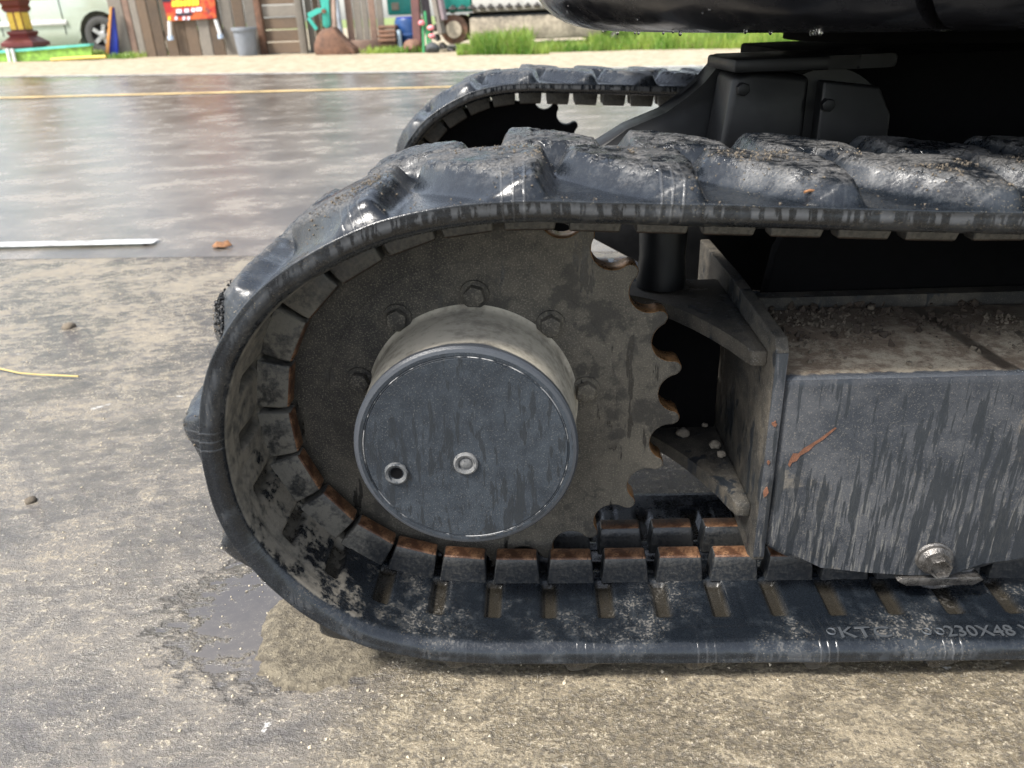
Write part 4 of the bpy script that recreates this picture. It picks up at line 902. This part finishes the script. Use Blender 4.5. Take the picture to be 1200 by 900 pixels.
cyr, czr = P(533, 44, 12.85); 
def tloop(x0, x1, zc_, r, n):
    o = []
    L = 2*(x1-x0)+2*PI*r
    for k in range(n):
        s_ = k*L/n
        if s_ < x1-x0: o.append((x0+s_, zc_+r, 0))
        elif s_ < x1-x0+PI*r: a_ = (s_-(x1-x0))/r; o.append((x1+r*math.sin(a_), zc_+r*math.cos(a_), a_))
        elif s_ < 2*(x1-x0)+PI*r: o.append((x1-(s_-(x1-x0)-PI*r), zc_-r, PI))
        else: a_ = (s_-2*(x1-x0)-PI*r)/r; o.append((x0-r*math.sin(a_), zc_-r*math.cos(a_), PI+a_))
    return o
rT = .285; gz2 = zb(-.5)+rT+.02; xr = P(700, 40, 12.85)[0]
for yy in (12.7, 14.3):
    TR = empty('track', (0, yy, 0)); TR.location = ((cyr+xr)/2, yy, gz2-rT); par(TR, GX)
    sm = None
    for (x, z, a_) in tloop(cyr, xr, gz2, rT, 44):
        if sm is None:
            bm = box_bm((-.052, 0, -.022), (.052, .42, .016)); bevel(bm, .014, 1); box_bm((-.012, 0, .016), (.016, .42, .04), bm); sm = bpy.data.meshes.new('track_shoe'); bm.to_mesh(sm); bm.free(); sm.materials.append(iron)
        o = bpy.data.objects.new('track_shoe', sm); C.objects.link(o); o.parent = TR; o.matrix_parent_inverse = world(TR).inverted(); o.matrix_basis = Matrix.Translation((x, yy, z)) @ Matrix.Rotation(a_, 4, 'Y')
    lathe('idler_wheel', [(0, 0), (.11, 0), (.115, .02), (.20, .025), (.205, .10), (0, .10)], (cyr, yy+.08, gz2), (0, 1, 0), rustm, GX, seg=32)
    lathe('idler_cap', [(0, 0), (.115, 0), (.12, .02), (.12, .06)], (cyr, yy+.03, gz2), (0, 1, 0), pale, GX, seg=32)
    box('side_frame', (cyr+.24, yy+.06, gz2-.17), (xr+.05, yy+.34, gz2+.15), pale, GX, bv=.02)
# its neighbour's rusty ribbed track end, blue drum, posts, beams, plant
RT = empty('rusty_track_end', (X_(457), 12.9, zb(-2)), 'rusty brown ribbed steel track end between bleached boards and blue drum', 'steel track')
x0, z0_ = P(445, 58, 12.85); x1, _ = P(464, 58, 12.85); z1 = P(455, 27, 12.85)[1]
for k in range(6): box('track_shoe', (x0, 12.78+.03*abs(k-2.5), z0_-.02+k*(z1-z0_)/6), (x1+.02, 13.4, z0_-.02+(k+.82)*(z1-z0_)/6), rustm, RT, bv=.012, seg=1)
cyl('drum_side', (x1+.06, 12.9, z0_), (x1+.06, 12.9, z1-.1), .035, simple('pale_blue_pipe', (.4, .52, .62), .5), RT)
p = at(481, 50, 13.3); DRM = empty('blue_drum', (p.x, 13.3, zb(p.x)), 'deep blue plastic drum behind the rusty posts', 'drum')
lathe('drum_body', [(0, .02), (.2, .02), (.22, .05), (.22, .20), (.23, .21), (.23, .24), (.22, .25), (.22, .42), (.2, .46), (0, .46)], (p.x, 13.3, zb(p.x)), (0, 0, 1), simple('blue_plastic', (.01, .05, .17), .4), DRM, seg=28)
lathe('lid', [(0, .46), (.19, .46), (.19, .48), (0, .485)], (p.x, 13.3, zb(p.x)), (0, 0, 1), blue, DRM, seg=28)
def beam(name, p0, p1, w, mat, lab, Y=12.75):
    a = at(*p0, Y); b = at(*p1, Y+.15); bm = bmesh.new(); d = b-a; m = Matrix.Translation((a+b)/2) @ d.to_track_quat('Z', 'Y').to_matrix().to_4x4() @ Matrix.Diagonal((w, w, d.length, 1)); bmesh.ops.create_cube(bm, size=1, matrix=m); bevel(bm, .006, 1)
    props(bmo(name, bm, mat), lab, 'beam' if name != 'post' else 'post')
beam('post', (490, 54), (483, -60), .12, simple('dark_red_brown_paint', (.11, .045, .04), .6), 'dark reddish brown post right of the blue drum', 12.7)
beam('beam', (503, 40), (490, -60), .10, simple('dark_purple_grey_wood', (.10, .08, .085), .6), 'dark purplish beam leaning just right of the reddish brown post', 12.85)
beam('beam', (518, 40), (499, -60), .09, wood_b, 'pale grey beam leaning beside the turquoise cab base', 12.7)
beam('beam', (521, 24), (505, -60), .07, simple('mauve_grey_steel', (.20, .16, .17), .5), 'thin mauve grey beam rightmost of the leaning beams', 12.66)
box('foot_block', (0, 0, 0), (.01, .01, .01), rustm).name = 'tmp'; bpy.data.objects.remove(bpy.data.objects['tmp'])
p = at(484, 54, 12.6); props(lump('rusty_lump', Vector((p.x, 12.6, zb(p.x)+.09)), .13, rustm, seed=77), 'rounded rusty brown iron lump at the foot of the post', 'scrap iron')
p = at(507, 55, 12.45); props(lump('dark_stone', Vector((p.x, 12.45, zb(p.x)+.06)), .11, simple('dark_grey_stone', (.06, .065, .07), .8), seed=71), 'dark grey rough lump lying in front of the big track wheel', 'stone')
p = at(500, 52, 12.45); PP = empty('potted_plant', (p.x, 12.45, zb(p.x)), 'small green plant stake with pink flowers before the leaning beams', 'plant')
gm = simple('green_stalk', (.05, .30, .12), .6)
for dx, h in ((-.05, .42), (.02, .55), (.07, .36)): cyl('stalk', (p.x+dx, 12.45, zb(p.x)), (p.x+dx*.6, 12.45, zb(p.x)+h), .018, gm, PP, seg=8)
for dx, h in ((-.05, .40), (.08, .33), (.09, .22)): o = lump('flower', Vector((p.x+dx, 12.43, zb(p.x)+h)), .05, simple('pink_petals', (.75, .25, .28), .6), seed=int(h*100), sub=2); par(o, PP)
# grass: many blades in one object each
def grass(name, n, f, h0, h1, mat, label, hf=None):
    V = []; F = []
    for _ in range(n):
        q = f()
        if q is None: continue
        x, y = q; z = terrain(x, y); h = random.uniform(h0, h1)*(.6+.8*float(fbm(np.array([x*1.5]), np.array([y*1.5]))[0])); h *= hf(x) if hf else 1; a = random.random()*PI; w = random.uniform(.006, .014); lx, ly = random.gauss(0, h*.3), random.gauss(0, h*.3)
        i = len(V); V += [(x-w*math.cos(a), y-w*math.sin(a), z-.01), (x+w*math.cos(a), y+w*math.sin(a), z-.01), (x+lx*.35+w*.8*math.cos(a), y+ly*.35, z+h*.6), (x+lx*.35-w*.8*math.cos(a), y+ly*.35, z+h*.6), (x+lx, y+ly, z+h)]
        F += [(i, i+1, i+2, i+3), (i+3, i+2, i+4)]
    return props(mesh(name, V, F, mat), label, 'grass', kind='stuff')
gt = NT('lime_green_grass'); gc_ = gt.noise(1.5, 4, .6); gcol = gt.mix(gt.ss(gc_, .35, .65), (.09, .21, .02), (.30, .40, .07)); gcol = gt.mix(gt.ss(gt.noise(30, 3, .6), .58, .66), gcol, (.30, .28, .12)); gt.out(gcol, .5)
gt.b.inputs['Subsurface Weight'].default_value = 0
tr = gt.n('ShaderNodeBsdfTranslucent'); gt.t.links.new(gcol, tr.inputs['Color']); ms = gt.n('ShaderNodeMixShader'); ms.inputs[0].default_value = .4
gt.t.links.new(gt.b.outputs[0], ms.inputs[1]); gt.t.links.new(tr.outputs[0], ms.inputs[2]); gt.t.links.new(ms.outputs[0], [n_ for n_ in gt.t.nodes if n_.type == 'OUTPUT_MATERIAL'][0].inputs['Surface'])
def gr():
    px = random.uniform(542, 1290); x = X_(px); y0 = 11.6-(.5 if 545 < px < 640 else 0)+.5*float(fbm(np.array([x*2.0]), np.array([3.]))[0]); y = y0+random.random()**1.3*(1.4 if px < 705 else 9)
    if px > 700 and random.random() < .2: y = y0+random.random()*1.2
    return x, y
grass('verge_grass', 26000, gr, .07, .26, gt.m, 'bright lime green grass growing along the gravel verge', lambda x: 1.25 if X_(560) < x < X_(622) else (.55 if x < X_(690) else 1.0))
def gr2(): return random.uniform(-10.5, -5.9), random.uniform(12.45, 13.9)
grass('lawn_grass', 6000, gr2, .04, .12, gt.m, 'short green grass under the pickup behind the low planter')
def gr3():
    x = random.choice((X_(460), X_(475), X_(447), X_(490)))+random.gauss(0, .12); return x, random.uniform(12.45, 12.8)
grass('weeds', 500, gr3, .04, .14, gt.m, 'small weeds at the foot of the rusty track end and drum')
# far tree line so the horizon is not bare
def tree(x, y, h, lab):
    T = empty('tree', (x, y, terrain(x, y)), lab, 'tree', 'trees far beyond the verge'); cyl('trunk', (x, y, -.1), (x+.3, y, h*.55), h*.03, wood_a, T, r1=h*.015, seg=8)
    V = []; F = []; cl = [(x+random.gauss(0, h*.16), y+random.gauss(0, h*.16), h*random.uniform(.42, .92)) for _ in range(14)]
    for k in range(1500):
        c = cl[k % 14]; v = Vector((random.gauss(0, 1), random.gauss(0, 1), random.gauss(0, .8))); v.normalize(); v *= h*.16*random.uniform(.5, 1.05); p = Vector(c)+v; s_ = h*.028
        e = Euler((random.random()*6, random.random()*6, 0)); i = len(V)
        for a in ((-s_, 0, 0), (0, -s_*.5, 0), (s_, 0, 0), (0, s_*.5, 0)): w = Vector(a); w.rotate(e); V.append(p+w)
        F.append((i, i+1, i+2, i+3))
    mesh('crown', V, F, simple('tree_leaves', (.06, .11, .03), .6, var=.5, sc=2) if 'tl' not in M else M['tl'], T)
M['tl'] = simple('tree_leaves', (.07, .12, .03), .6, var=.5, sc=2)
for x, y, h, lb in ((3, 26, 6.5, 'dense green tree far beyond the right end of the grass verge'), (9, 30, 8, 'tall broad green tree farthest right beyond the verge'), (-1.5, 24, 5.5, 'rounded green tree standing behind the turquoise excavator')):
    tree(x, y, h, lb)
